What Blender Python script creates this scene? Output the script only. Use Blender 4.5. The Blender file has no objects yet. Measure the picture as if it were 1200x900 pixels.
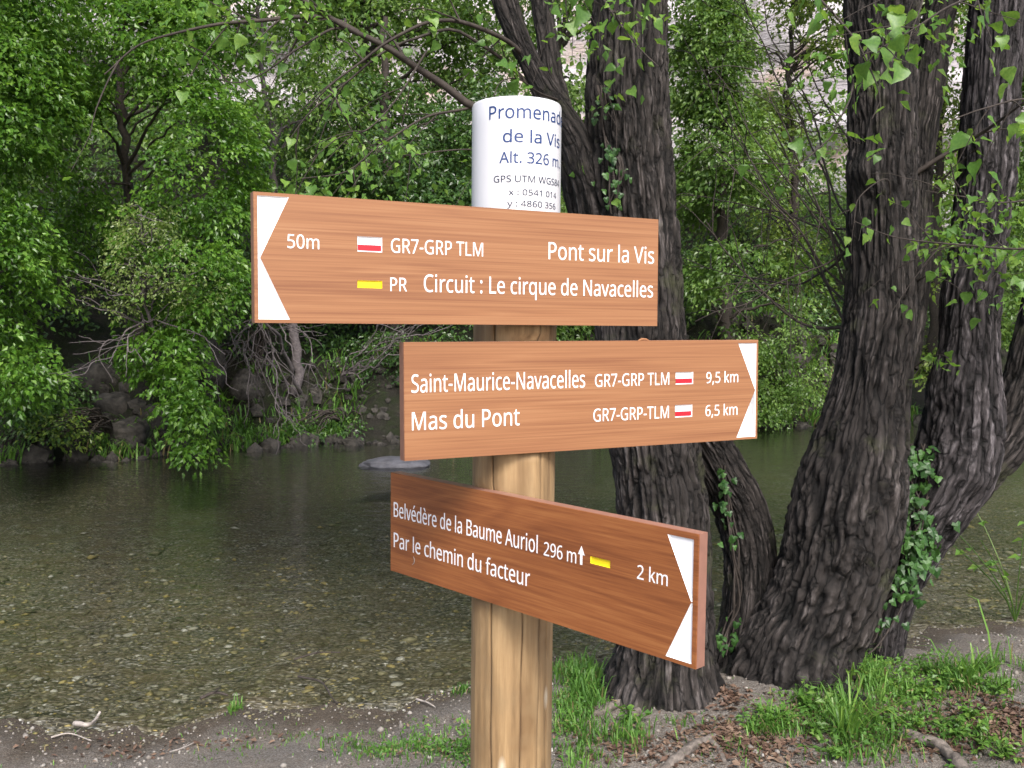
import bpy, math, random, json
import numpy as np
from mathutils import Vector, Matrix

# ------------------------------------------------------------------ camera, world, sun, exposure
SC = bpy.context.scene
COL = SC.collection
EYE = 1.58                      # eye height above the path, metres
PITCH = math.atan(60 / 1100)
F = 1100.0
cam = bpy.data.cameras.new('camera')
cam.sensor_width = 36; cam.lens = 33.0; cam.clip_start = .05; cam.clip_end = 600
camo = bpy.data.objects.new('camera', cam); COL.objects.link(camo)
camo.location = (0, 0, EYE); camo.rotation_euler = (math.pi / 2 - PITCH, 0, 0)
SC.camera = camo
cam.dof.use_dof = True; cam.dof.focus_distance = 1.7; cam.dof.aperture_fstop = 32

SUN_EL, SUN_AZ = math.radians(48), math.radians(166)      # azimuth from +Y towards +X: behind the camera, to its right
W = bpy.data.worlds.new("World"); SC.world = W; W.use_nodes = True
nt = W.node_tree
sky = nt.nodes.new('ShaderNodeTexSky'); sky.sky_type = 'NISHITA'; sky.sun_disc = False
sky.sun_elevation = SUN_EL; sky.sun_rotation = SUN_AZ; sky.air_density = 1.0; sky.dust_density = 4.0; sky.ozone_density = 1.0
nt.links.new(sky.outputs[0], nt.nodes['Background'].inputs[0]); nt.nodes['Background'].inputs[1].default_value = .15
sl = bpy.data.lights.new('sun', 'SUN'); sl.energy = 2.3; sl.angle = math.radians(22); sl.color = (1, .985, .96)
so = bpy.data.objects.new('sun', sl); COL.objects.link(so)
sd = Vector((math.sin(SUN_AZ) * math.cos(SUN_EL), math.cos(SUN_AZ) * math.cos(SUN_EL), math.sin(SUN_EL)))
so.rotation_euler = sd.to_track_quat('Z', 'Y').to_euler()
SC.view_settings.view_transform = 'Standard'; SC.view_settings.look = 'None'
SC.view_settings.exposure = 0.95; SC.view_settings.gamma = 1
SC.cycles.max_bounces = 8; SC.cycles.transparent_max_bounces = 12
SC.cycles.diffuse_bounces = 4; SC.cycles.sample_clamp_indirect = 6

# ------------------------------------------------------------------ helpers
rng = np.random.default_rng(11)
cp, sp_ = math.cos(PITCH), math.sin(PITCH)
def U(px, py, Y):
    """world point at distance Y seen at photo position px, py"""
    a, b = (px - 600) / F, -(py - 450) / F
    y, z = cp + b * sp_, -sp_ + b * cp
    return np.array([a / y * Y, Y, EYE + z / y * Y])

def _hash(ix, iy, iz, seed):
    n = (ix.astype(np.int64) * 73856093) ^ (iy.astype(np.int64) * 19349663) ^ (iz.astype(np.int64) * 83492791) ^ (seed * 2654435761)
    n = (n ^ (n >> 13)) * 1274126177 & 0xffffffff
    n = (n ^ (n >> 16)) * 2246822519 & 0xffffffff
    return ((n ^ (n >> 15)) & 0xffff) / 65535.0
def noise(p, seed=0):
    """smooth value noise in -1..1, p is N x 3"""
    i = np.floor(p).astype(np.int64); f = p - i; f = f * f * (3 - 2 * f)
    r = 0
    for dx in (0, 1):
        wx = f[:, 0] if dx else 1 - f[:, 0]
        for dy in (0, 1):
            wy = f[:, 1] if dy else 1 - f[:, 1]
            for dz in (0, 1):
                wz = f[:, 2] if dz else 1 - f[:, 2]
                r = r + wx * wy * wz * _hash(i[:, 0] + dx, i[:, 1] + dy, i[:, 2] + dz, seed)
    return r * 2 - 1
def fbm(p, seed=0, o=4):
    r = 0; a = .5
    for k in range(o):
        r = r + a * noise(p * 2 ** k + k * 17.3, seed + k); a *= .5
    return r
def sstep(a, b, x):
    t = np.clip((x - a) / (b - a), 0, 1); return t * t * (3 - 2 * t)
def nrm(v):
    return v / np.maximum(np.linalg.norm(v, axis=-1, keepdims=True), 1e-9)

def raw_mesh(name, V, faces, k, smooth=True):
    """mesh from arrays; faces is an M x k index array"""
    me = bpy.data.meshes.new(name)
    V = np.asarray(V, np.float32); faces = np.asarray(faces, np.int32)
    me.vertices.add(len(V)); me.vertices.foreach_set('co', V.ravel())
    me.loops.add(faces.size); me.loops.foreach_set('vertex_index', faces.ravel())
    me.polygons.add(len(faces)); me.polygons.foreach_set('loop_start', np.arange(0, faces.size, k, dtype=np.int32))
    me.polygons.foreach_set('loop_total', np.full(len(faces), k, np.int32))
    me.polygons.foreach_set('use_smooth', np.full(len(faces), smooth, bool))
    me.update(calc_edges=True)
    return me
def obj(name, me, mat=None, parent=None, **props):
    o = bpy.data.objects.new(name, me); COL.objects.link(o)
    if mat and me is not None and not me.materials: me.materials.append(mat)
    if parent is not None: o.parent = parent
    for k, v in props.items(): o[k] = v
    return o
def thing(name, label, category, loc=(0, 0, 0), group=None):
    o = bpy.data.objects.new(name, None); COL.objects.link(o); o.location = loc; o.empty_display_size = .1
    o['label'] = label; o['category'] = category
    if group: o['group'] = group
    return o
def tag(o, label, category, group=None):
    o['label'] = label; o['category'] = category
    if group: o['group'] = group
    return o
def rel(V, root):
    return np.asarray(V) - np.array(root.location)

def smooth_path(P, n):
    """Catmull-Rom through rows of P (any number of columns), resampled evenly in length"""
    P = np.asarray(P, float); Q = np.vstack([2 * P[0] - P[1], P, 2 * P[-1] - P[-2]])
    out = []
    for i in range(1, len(Q) - 2):
        t = np.linspace(0, 1, 24, endpoint=False)[:, None]
        a, b, c, d = Q[i - 1], Q[i], Q[i + 1], Q[i + 2]
        out.append(.5 * (2 * b + (c - a) * t + (2 * a - 5 * b + 4 * c - d) * t ** 2 + (3 * b - a - 3 * c + d) * t ** 3))
    out = np.vstack(out + [P[-1:]])
    s = np.r_[0, np.cumsum(np.linalg.norm(np.diff(out[:, :3], axis=0), axis=1))]
    tt = np.linspace(0, s[-1], n)
    return np.stack([np.interp(tt, s, out[:, k]) for k in range(out.shape[1])], 1), tt

def tube_arrays(P, R, sides=5):
    P = np.asarray(P, float); R = np.broadcast_to(np.asarray(R, float), (len(P),))
    T = nrm(np.gradient(P, axis=0)); ref = np.array([.13, .29, .95]) if abs(T[0][2]) < .8 else np.array([.95, .2, .1])
    A = nrm(np.cross(T, ref)); B = np.cross(T, A)
    th = np.linspace(0, 2 * math.pi, sides, endpoint=False)
    V = P[:, None] + R[:, None, None] * (np.cos(th)[None, :, None] * A[:, None] + np.sin(th)[None, :, None] * B[:, None])
    n = len(P); i = np.arange(n - 1)[:, None] * sides; j = np.arange(sides)[None]
    j2 = (j + 1) % sides
    Fc = np.stack([i + j, i + j2, i + sides + j2, i + sides + j], -1).reshape(-1, 4)
    return V.reshape(-1, 3), Fc
class Tubes:
    def __init__(s): s.V = []; s.F = []; s.n = 0
    def add(s, P, R, sides=4):
        v, f = tube_arrays(P, R, sides); s.V.append(v); s.F.append(f + s.n); s.n += len(v)
    def mesh(s, name, root=None):
        V = np.vstack(s.V)
        if root is not None: V = rel(V, root)
        return raw_mesh(name, V, np.vstack(s.F), 4)

def leaf_arrays(C, A, N, L, Wd, fold=.18):
    """one folded, pointed leaf (two triangles) per row"""
    A = nrm(A); S = nrm(np.cross(A, N)); N = np.cross(S, A)
    L = np.asarray(L)[:, None]; Wd = np.asarray(Wd)[:, None]
    b = C; t = C + A * L - N * L * .18
    m = C + A * L * .42
    l = m - S * Wd * .5 + N * Wd * fold; r = m + S * Wd * .5 + N * Wd * fold
    V = np.stack([b, r, t, l], 1).reshape(-1, 3)
    k = np.arange(len(C))[:, None] * 4
    Fc = np.concatenate([k + [0, 1, 2], k + [0, 2, 3]], 1).reshape(-1, 3)
    return V, Fc
def randn(n): return rng.normal(size=(n, 3))

# ------------------------------------------------------------------ materials
def nodes(name):
    m = bpy.data.materials.new(name); m.use_nodes = True
    return m, m.node_tree, m.node_tree.nodes['Principled BSDF']
def ramp(t, stops, fac=None):
    r = t.nodes.new('ShaderNodeValToRGB')
    e = r.color_ramp.elements
    while len(e) < len(stops): e.new(.5)
    for k, (p, c) in enumerate(stops):
        e[k].position = p; e[k].color = (*c, 1)
    if fac is not None: t.links.new(fac, r.inputs[0])
    return r.outputs[0]
def tex(t, kind, scale, vec=None, **kw):
    n = t.nodes.new('ShaderNodeTex' + kind); n.inputs['Scale'].default_value = scale
    for k, v in kw.items(): n.inputs[k].default_value = v
    if vec is not None: t.links.new(vec, n.inputs['Vector'])
    return n
def mapping(t, scale, out='Object', rot=(0, 0, 0), loc=(0, 0, 0)):
    c = t.nodes.new('ShaderNodeTexCoord'); m = t.nodes.new('ShaderNodeMapping')
    m.inputs['Scale'].default_value = scale; m.inputs['Rotation'].default_value = rot; m.inputs['Location'].default_value = loc
    t.links.new(c.outputs[out], m.inputs[0]); return m.outputs[0]
def attr(t, name, out='Vector'):
    a = t.nodes.new('ShaderNodeAttribute'); a.attribute_name = name; return a.outputs[out]
def mix(t, a, b, fac, mode='MIX'):
    n = t.nodes.new('ShaderNodeMix'); n.data_type = 'RGBA'; n.blend_type = mode
    for s, v in ((6, a), (7, b)):
        if isinstance(v, tuple): n.inputs[s].default_value = (*v, 1)
        else: t.links.new(v, n.inputs[s])
    if isinstance(fac, (int, float)): n.inputs[0].default_value = fac
    else: t.links.new(fac, n.inputs[0])
    return n.outputs[2]
def math_(t, op, a, b=None):
    n = t.nodes.new('ShaderNodeMath'); n.operation = op
    for k, v in ((0, a), (1, b)):
        if v is None: continue
        if isinstance(v, (int, float)): n.inputs[k].default_value = v
        else: t.links.new(v, n.inputs[k])
    return n.outputs[0]
def bump(t, h, strength, dist, bsdf, prev=None):
    b = t.nodes.new('ShaderNodeBump'); b.inputs['Strength'].default_value = strength; b.inputs['Distance'].default_value = dist
    t.links.new(h, b.inputs['Height'])
    if prev is not None: t.links.new(prev, b.inputs['Normal'])
    if bsdf is not None: t.links.new(b.outputs[0], bsdf.inputs['Normal'])
    return b.outputs[0]

def leaf_mat(name, dark, mid, light, trans=.35, rough=.33, patch=.9, spec=.5, dead=None):
    m, t, b = nodes(name)
    g = t.nodes.new('ShaderNodeNewGeometry'); oi = t.nodes.new('ShaderNodeObjectInfo')
    r = math_(t, 'FRACT', math_(t, 'ADD', g.outputs['Random Per Island'], oi.outputs['Random']))
    n = tex(t, 'Noise', patch, mapping(t, (1, 1, 1)), Detail=2.0)
    f = math_(t, 'ADD', math_(t, 'MULTIPLY', r, .55), math_(t, 'MULTIPLY', math_(t, 'SUBTRACT', n.outputs[0], .28), 1.0))
    st = [(0, dark), (.5, mid), (.93, light)]
    c = ramp(t, st, f)
    if dead: c = mix(t, c, dead, math_(t, 'GREATER_THAN', r, .94))
    t.links.new(c, b.inputs['Base Color']); b.inputs['Roughness'].default_value = rough
    b.inputs['Specular IOR Level'].default_value = spec
    tr = t.nodes.new('ShaderNodeBsdfTranslucent')
    c2 = mix(t, c, (1.0, 1.0, .35), .35, 'MULTIPLY'); c2 = mix(t, c2, (.35, .5, .02), .18)
    t.links.new(c2, tr.inputs[0])
    ms = t.nodes.new('ShaderNodeMixShader'); ms.inputs[0].default_value = trans
    t.links.new(b.outputs[0], ms.inputs[1]); t.links.new(tr.outputs[0], ms.inputs[2])
    t.links.new(ms.outputs[0], t.nodes['Material Output'].inputs[0])
    return m
M = {}
M['leaf_lime'] = leaf_mat('broadleaf_green', (.024, .070, .010), (.095, .225, .026), (.24, .41, .070), .5, patch=1.6)
M['leaf_mid'] = leaf_mat('mid_green_leaf', (.030, .070, .016), (.105, .20, .040), (.25, .37, .10), .5, patch=1.3)
M['leaf_dark'] = leaf_mat('dark_green_leaf', (.014, .040, .012), (.048, .110, .026), (.13, .24, .055), .38, patch=1.5)
M['leaf_pale'] = leaf_mat('pale_green_leaf', (.080, .130, .030), (.170, .240, .065), (.30, .37, .13), .45)
M['leaf_yellow'] = leaf_mat('yellow_green_leaf', (.05, .09, .015), (.13, .20, .035), (.26, .33, .07), .45)
M['leaf_near'] = leaf_mat('poplar_leaf', (.06, .15, .030), (.13, .27, .050), (.26, .40, .075), .5, .4, 6, .45)
M['ivy_leaf'] = leaf_mat('ivy_leaf', (.010, .036, .008), (.028, .078, .018), (.075, .17, .038), .15, .42, 9, .4)
M['grass'] = leaf_mat('grass_blade', (.035, .095, .016), (.090, .21, .035), (.19, .34, .065), .35, .5, 2.5, .35, dead=(.25, .2, .1))
M['litter'] = leaf_mat('dead_leaf', (.05, .028, .02), (.11, .065, .045), (.24, .17, .12), .05, .7, 5, .3)

def bark_mat(name, deep, plate, pale, sc=1.0, moss=None):
    m, t, b = nodes(name)
    v = attr(t, 'bark')
    mp = t.nodes.new('ShaderNodeMapping'); mp.inputs['Scale'].default_value = (1, 1, .16); t.links.new(v, mp.inputs[0])
    n1 = tex(t, 'Noise', 46 * sc, mp.outputs[0], Detail=8.0, Roughness=.65, Distortion=.6)
    n2 = tex(t, 'Noise', 110 * sc, mp.outputs[0], Detail=5.0, Roughness=.7)
    n3 = tex(t, 'Noise', 3.0, v, Detail=4.0)
    h = attr(t, 'relief', 'Fac')
    f = math_(t, 'ADD', math_(t, 'MULTIPLY', h, .5), math_(t, 'MULTIPLY', n1.outputs[0], .62))
    f = math_(t, 'ADD', f, math_(t, 'MULTIPLY', math_(t, 'SUBTRACT', n2.outputs[0], .5), .55))
    c = ramp(t, [(.42, deep), (.78, plate), (1.0, pale)], f)
    c = mix(t, c, tuple(x * .55 for x in plate), ramp(t, [(.45, (0, 0, 0)), (.7, (1, 1, 1))], n3.outputs[0]))
    wv = t.nodes.new('ShaderNodeVectorMath'); wv.operation = 'ADD'; dn = tex(t, 'Noise', 9, v, Detail=3.0)
    sc2 = t.nodes.new('ShaderNodeVectorMath'); sc2.operation = 'SCALE'; t.links.new(dn.outputs[1], sc2.inputs[0]); sc2.inputs['Scale'].default_value = .035
    mp2 = t.nodes.new('ShaderNodeMapping'); mp2.inputs['Scale'].default_value = (1, 1, .10); t.links.new(v, mp2.inputs[0]); t.links.new(mp2.outputs[0], wv.inputs[0]); t.links.new(sc2.outputs[0], wv.inputs[1])
    ve = tex(t, 'Voronoi', 34 * sc, wv.outputs[0]); ve.feature = 'DISTANCE_TO_EDGE'
    line = ramp(t, [(0, (0, 0, 0)), (.10, (.75, .75, .75)), (.22, (1, 1, 1))], ve.outputs['Distance'])
    c = mix(t, c, line, .8, 'MULTIPLY')
    if moss:
        n4 = tex(t, 'Noise', 4.5, v, Detail=6.0, Roughness=.7)
        c = mix(t, c, moss, ramp(t, [(.56, (0, 0, 0)), (.72, (.6, .6, .6))], n4.outputs[0]))
    t.links.new(c, b.inputs['Base Color']); b.inputs['Roughness'].default_value = .85; b.inputs['Specular IOR Level'].default_value = .3
    p = bump(t, line, .9, .010, None); p = bump(t, n1.outputs[0], 1.0, .016, None, p)
    bump(t, n2.outputs[0], .8, .006, b, p)
    return m
M['bark'] = bark_mat('furrowed_bark', (.003, .0026, .0024), (.042, .035, .032), (.18, .157, .152), moss=(.06, .065, .03))
M['bark_pale'] = bark_mat('lit_bark', (.004, .0035, .0035), (.058, .050, .052), (.26, .235, .245))  # paler bark copy: light on the right-hand trunk put into the colour
def simple(name, col, rough=.7, spec=.5, noise_scale=None, amt=.4, bumpd=0):
    m, t, b = nodes(name)
    b.inputs['Roughness'].default_value = rough; b.inputs['Specular IOR Level'].default_value = spec
    b.inputs['Base Color'].default_value = (*col, 1)
    if noise_scale:
        n = tex(t, 'Noise', noise_scale, mapping(t, (1, 1, 1)), Detail=8.0, Roughness=.6)
        c = ramp(t, [(.3, tuple(x * (1 - amt) for x in col)), (.7, tuple(min(1, x * (1 + amt)) for x in col))], n.outputs[0])
        t.links.new(c, b.inputs['Base Color'])
        if bumpd: bump(t, n.outputs[0], .8, bumpd, b)
    return m
M['twig'] = simple('dark_twig', (.045, .036, .031), .8, .3, 30, .4)
M['twig_grey'] = simple('bare_grey_twig', (.115, .098, .10), .8, .3, 20, .4)
M['rock'] = simple('rock', (.036, .032, .028), .85, .3, 9, .8, .05)
M['wet_rock'] = simple('river_stone', (.12, .115, .125), .6, .5, 9, .4, .01)
M['drift'] = simple('bleached_wood', (.34, .30, .27), .8, .3, 30, .4, .004)
M['root'] = simple('bare_root', (.13, .11, .095), .85, .3, 40, .6, .01)
# ------------------------------------------------------------------ terrain: near bank, riverbed, far bank and slope in one sheet
WATER = -.12
def shore(X):
    b = np.interp(X, [-40, -8, -3.3, -2.15, -1.4, -.78, -.2, .3, 1.2, 2.1, 2.95, 4.5, 8, 40],
                  [1.0, 2.6, 3.75, 3.98, 4.02, 4.2, 4.45, 4.8, 5.0, 5.15, 5.45, 6.2, 7.2, 14])
    return b + .10 * np.sin(X * 5.1 + 1) * np.exp(-np.abs(X + .5) / 6) + .05 * np.sin(X * 13.7) + .03 * np.sin(X * 31 + 2)
def farbank(X):
    b = np.interp(X, [-40, -12, -6.4, -4.2, -2.2, 0, 4.5, 9, 40], [3, 8.6, 11.9, 13.6, 14.2, 15.0, 16.6, 18.5, 30])
    return b + .35 * np.sin(X * 1.7) + .15 * np.sin(X * 4.3 + 2)
def height(X, Y):
    X = np.asarray(X, float); Y = np.asarray(Y, float)
    sh = X.shape; X = X.ravel(); Y = Y.ravel(); P = np.stack([X, Y, X * 0], 1)
    d = shore(X) - Y; e = Y - farbank(X)
    lump = fbm(P * 1.3, 3, 3); fine = fbm(P * 7, 9, 3)
    land = WATER + .125 * sstep(0, 1.1, d) + .02 * np.clip(d, 0, 30) ** .5 * 0
    land = land + .045 * np.exp(-((X - 1.05) ** 2 / .9 + (Y - 4.15) ** 2 / .25)) + .06 * sstep(1.3, 2.2, X) * sstep(0, .8, d)
    land = land + (lump * .05 + fine * .018) * sstep(0, .5, d)
    bed = WATER - .012 + d * .10
    bed = np.maximum(bed, -.62 + lump * .1) + fine * .02 * sstep(0, -.4, d)
    z = np.where(d > 0, land, bed)
    zb = WATER + np.where(e < 0, e * .35, 0)
    cliffy = .95 + .35 * noise(P * .7, 5)
    up = cliffy * sstep(0, 1.5, e) + .42 * np.clip(e - .8, 0, 60) + (fbm(P * .55, 21, 4) * 1.1 + fine * .12 + fbm(P * 2.2, 31, 3) * .35) * sstep(.0, 1.2, e)
    z = np.where(e > -1.4, np.maximum(z, np.where(e > 0, WATER + up, zb)), z)
    return z.reshape(sh)
def warp(n, lo, hi, c, k):
    t = np.linspace(-1, 1, n); s = np.sinh(k * t) / math.sinh(k)
    return np.where(s < 0, c + s * (c - lo), c + s * (hi - c))
gx = warp(330, -70, 70, .2, 4.6); gy = warp(430, -40, 120, 4.8, 4.2)
GX, GY = np.meshgrid(gx, gy); GZ = height(GX, GY)
V = np.stack([GX, GY, GZ], -1).reshape(-1, 3); nx = len(gx)
ii = (np.arange(len(gy) - 1)[:, None] * nx + np.arange(nx - 1)[None]).ravel()
ground = raw_mesh('ground', V, np.stack([ii, ii + 1, ii + nx + 1, ii + nx], 1), 4)
for nm, val in (('dshore', shore(V[:, 0]) - V[:, 1]), ('dfar', V[:, 1] - farbank(V[:, 0]))):
    a = ground.attributes.new(nm, 'FLOAT', 'POINT'); a.data.foreach_set('value', val.astype(np.float32))
def ground_mat():
    m, t, b = nodes('bank_earth_and_riverbed')
    ds = attr(t, 'dshore', 'Fac'); df = attr(t, 'dfar', 'Fac')
    co = mapping(t, (1, 1, 1))
    n1 = tex(t, 'Noise', 3.2, co, Detail=8.0, Roughness=.65); n2 = tex(t, 'Noise', 42, co, Detail=6.0, Roughness=.7)
    n3 = tex(t, 'Noise', 190, co, Detail=3.0)
    soil = ramp(t, [(.28, (.115, .086, .062)), (.52, (.205, .166, .128)), (.8, (.30, .255, .21))], n2.outputs[0])
    soil = mix(t, soil, (.10, .085, .07), ramp(t, [(.42, (0, 0, 0)), (.62, (.8, .8, .8))], n1.outputs[0]))
    vo = tex(t, 'Voronoi', 230, co); vo.feature = 'F1'
    grit = ramp(t, [(.0, (.05, .04, .035)), (.5, (.2, .18, .165)), (.93, (.42, .40, .38))], attr_sep(t, vo.outputs['Color']))
    soil = mix(t, soil, grit, .42)
    wet = ramp(t, [(.0, (1, 1, 1)), (.16, (1, 1, 1)), (.45, (0, 0, 0))], math_(t, 'ADD', ds, math_(t, 'MULTIPLY', math_(t, 'SUBTRACT', n1.outputs[0], .5), .6)))
    soil = mix(t, soil, mix(t, soil, (.42, .38, .33), 1.0, 'MULTIPLY'), wet)
    mp = t.nodes.new('ShaderNodeMapping'); mp.inputs['Scale'].default_value = (1, 1.6, 1); t.links.new(co, mp.inputs[0])
    vb = tex(t, 'Voronoi', 15, mp.outputs[0]); vb.inputs['Randomness'].default_value = 1
    vs = tex(t, 'Voronoi', 34, mp.outputs[0])
    def peb(v):
        return ramp(t, [(0, (.06, .056, .04)), (.35, (.17, .155, .105)), (.6, (.28, .25, .16)), (.8, (.36, .34, .26)), (1, (.66, .64, .58))], attr_sep(t, v.outputs['Color']))
    bed = mix(t, peb(vb), peb(vs), .55)
    bed = mix(t, bed, (.03, .028, .016), ramp(t, [(.28, (0, 0, 0)), (.75, (1, 1, 1))], vs.outputs['Distance']))
    bed = mix(t, bed, (.16, .125, .06), ramp(t, [(.4, (0, 0, 0)), (.7, (.7, .7, .7))], n1.outputs[0]))
    deep = ramp(t, [(0, (1, 1, 1)), (1, (0, 0, 0))], math_(t, 'MULTIPLY', math_(t, 'ADD', ds, 10.5), .17))  # bed darkens offshore: the water's light loss is put into its colour
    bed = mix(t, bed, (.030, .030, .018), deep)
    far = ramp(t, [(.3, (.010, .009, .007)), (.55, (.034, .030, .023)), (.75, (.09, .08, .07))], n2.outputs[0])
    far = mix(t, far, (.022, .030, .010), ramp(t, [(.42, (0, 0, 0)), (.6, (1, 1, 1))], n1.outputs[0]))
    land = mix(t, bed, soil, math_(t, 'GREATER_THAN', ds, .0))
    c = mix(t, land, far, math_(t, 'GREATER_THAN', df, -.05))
    t.links.new(c, b.inputs['Base Color']); b.inputs['Roughness'].default_value = .88
    b.inputs['Specular IOR Level'].default_value = .3
    n6 = tex(t, 'Noise', 1.9, co, Detail=9.0, Roughness=.7)
    p0 = bump(t, math_(t, 'MULTIPLY', n6.outputs[0], math_(t, 'GREATER_THAN', df, -.05)), 1.0, .8, None)
    p = bump(t, n2.outputs[0], .9, .03, None, p0); bump(t, n3.outputs[0], .7, .006, b, p)
    return m
def attr_sep(t, col):
    s = t.nodes.new('ShaderNodeSeparateColor'); t.links.new(col, s.inputs[0]); return s.outputs[0]
obj('ground', ground, ground_mat(), kind='structure')

def water_mat():
    m, t, b = nodes('clear_river_water'); t.nodes.remove(b)
    co = mapping(t, (1, 2.2, 1))
    n1 = tex(t, 'Noise', 3.2, co, Detail=3.0, Distortion=.4); n2 = tex(t, 'Noise', 13, co, Detail=3.0)
    h = math_(t, 'ADD', n1.outputs[0], math_(t, 'MULTIPLY', n2.outputs[0], .3))
    bn = t.nodes.new('ShaderNodeBump'); bn.inputs['Strength'].default_value = .33; bn.inputs['Distance'].default_value = .035
    t.links.new(h, bn.inputs['Height'])
    gl = t.nodes.new('ShaderNodeBsdfGlossy'); gl.inputs['Roughness'].default_value = .03; gl.inputs[0].default_value = (.95, .97, 1, 1)
    t.links.new(bn.outputs[0], gl.inputs['Normal'])
    tr = t.nodes.new('ShaderNodeBsdfTransparent'); tr.inputs[0].default_value = (.95, .96, .92, 1)
    fr = t.nodes.new('ShaderNodeFresnel'); fr.inputs[0].default_value = 1.33; t.links.new(bn.outputs[0], fr.inputs['Normal'])
    ms = t.nodes.new('ShaderNodeMixShader'); t.links.new(fr.outputs[0], ms.inputs[0])
    t.links.new(tr.outputs[0], ms.inputs[1]); t.links.new(gl.outputs[0], ms.inputs[2])
    t.links.new(ms.outputs[0], t.nodes['Material Output'].inputs[0])
    return m
wx = np.linspace(-60, 60, 61)
wv = np.vstack([np.stack([wx, shore(wx) - .0 - (.9), wx * 0 + WATER], 1), np.stack([wx, farbank(wx) + 1.0, wx * 0 + WATER], 1)])
n = len(wx); i = np.arange(n - 1)
wx2 = np.linspace(-60, 60, 401)
wv = np.vstack([np.stack([wx2, shore(wx2) + .06 + .05 * np.sin(wx2 * 9), wx2 * 0 + WATER], 1), np.stack([wx2, farbank(wx2) + .25, wx2 * 0 + WATER], 1)])
i = np.arange(400)
obj('river_water', raw_mesh('river_water', wv, np.stack([i, i + 1, i + 402, i + 401], 1), 4, False), water_mat(), kind='structure')

# limestone cliff behind the wood
cx_ = np.linspace(-45, 45, 200); cz_ = np.linspace(0, 1, 90)
CX, CZ = np.meshgrid(cx_, cz_)
base = 31 + .012 * CX ** 2 * 0
Pn = np.stack([CX.ravel() * .12, CZ.ravel() * 3.2, CX.ravel() * 0], 1)
led = fbm(Pn * 1.2, 71, 5).reshape(CX.shape); st = fbm(np.stack([CX.ravel() * .05, CZ.ravel() * 14, CX.ravel() * 0], 1), 72, 4).reshape(CX.shape)
CY = base + CZ * 5 + led * 5 + st * 2.2
ZZ = 1.5 + CZ * 25 + led * .6
Vc = np.stack([CX, CY, ZZ], -1).reshape(-1, 3); n = 200
ii = (np.arange(89)[:, None] * n + np.arange(n - 1)[None]).ravel()
def cliff_mat():
    m, t, b = nodes('pale_limestone')
    co = mapping(t, (1, 1, 1)); co2 = mapping(t, (.25, .25, 1.4))
    a = tex(t, 'Noise', 1.1, co2, Detail=9.0, Roughness=.65); c2 = tex(t, 'Noise', .6, co, Detail=8.0)
    c = ramp(t, [(.3, (.16, .14, .15)), (.5, (.42, .39, .41)), (.75, (.60, .57, .58))], a.outputs[0])
    c = mix(t, c, (.42, .27, .17), ramp(t, [(.52, (0, 0, 0)), (.7, (.7, .7, .7))], c2.outputs[0]))
    t.links.new(c, b.inputs['Base Color']); b.inputs['Roughness'].default_value = .9
    bump(t, a.outputs[0], 1, .5, b); return m
obj('cliff', raw_mesh('cliff', Vc, np.stack([ii, ii + 1, ii + n + 1, ii + n], 1), 4), cliff_mat(), kind='structure')

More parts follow.
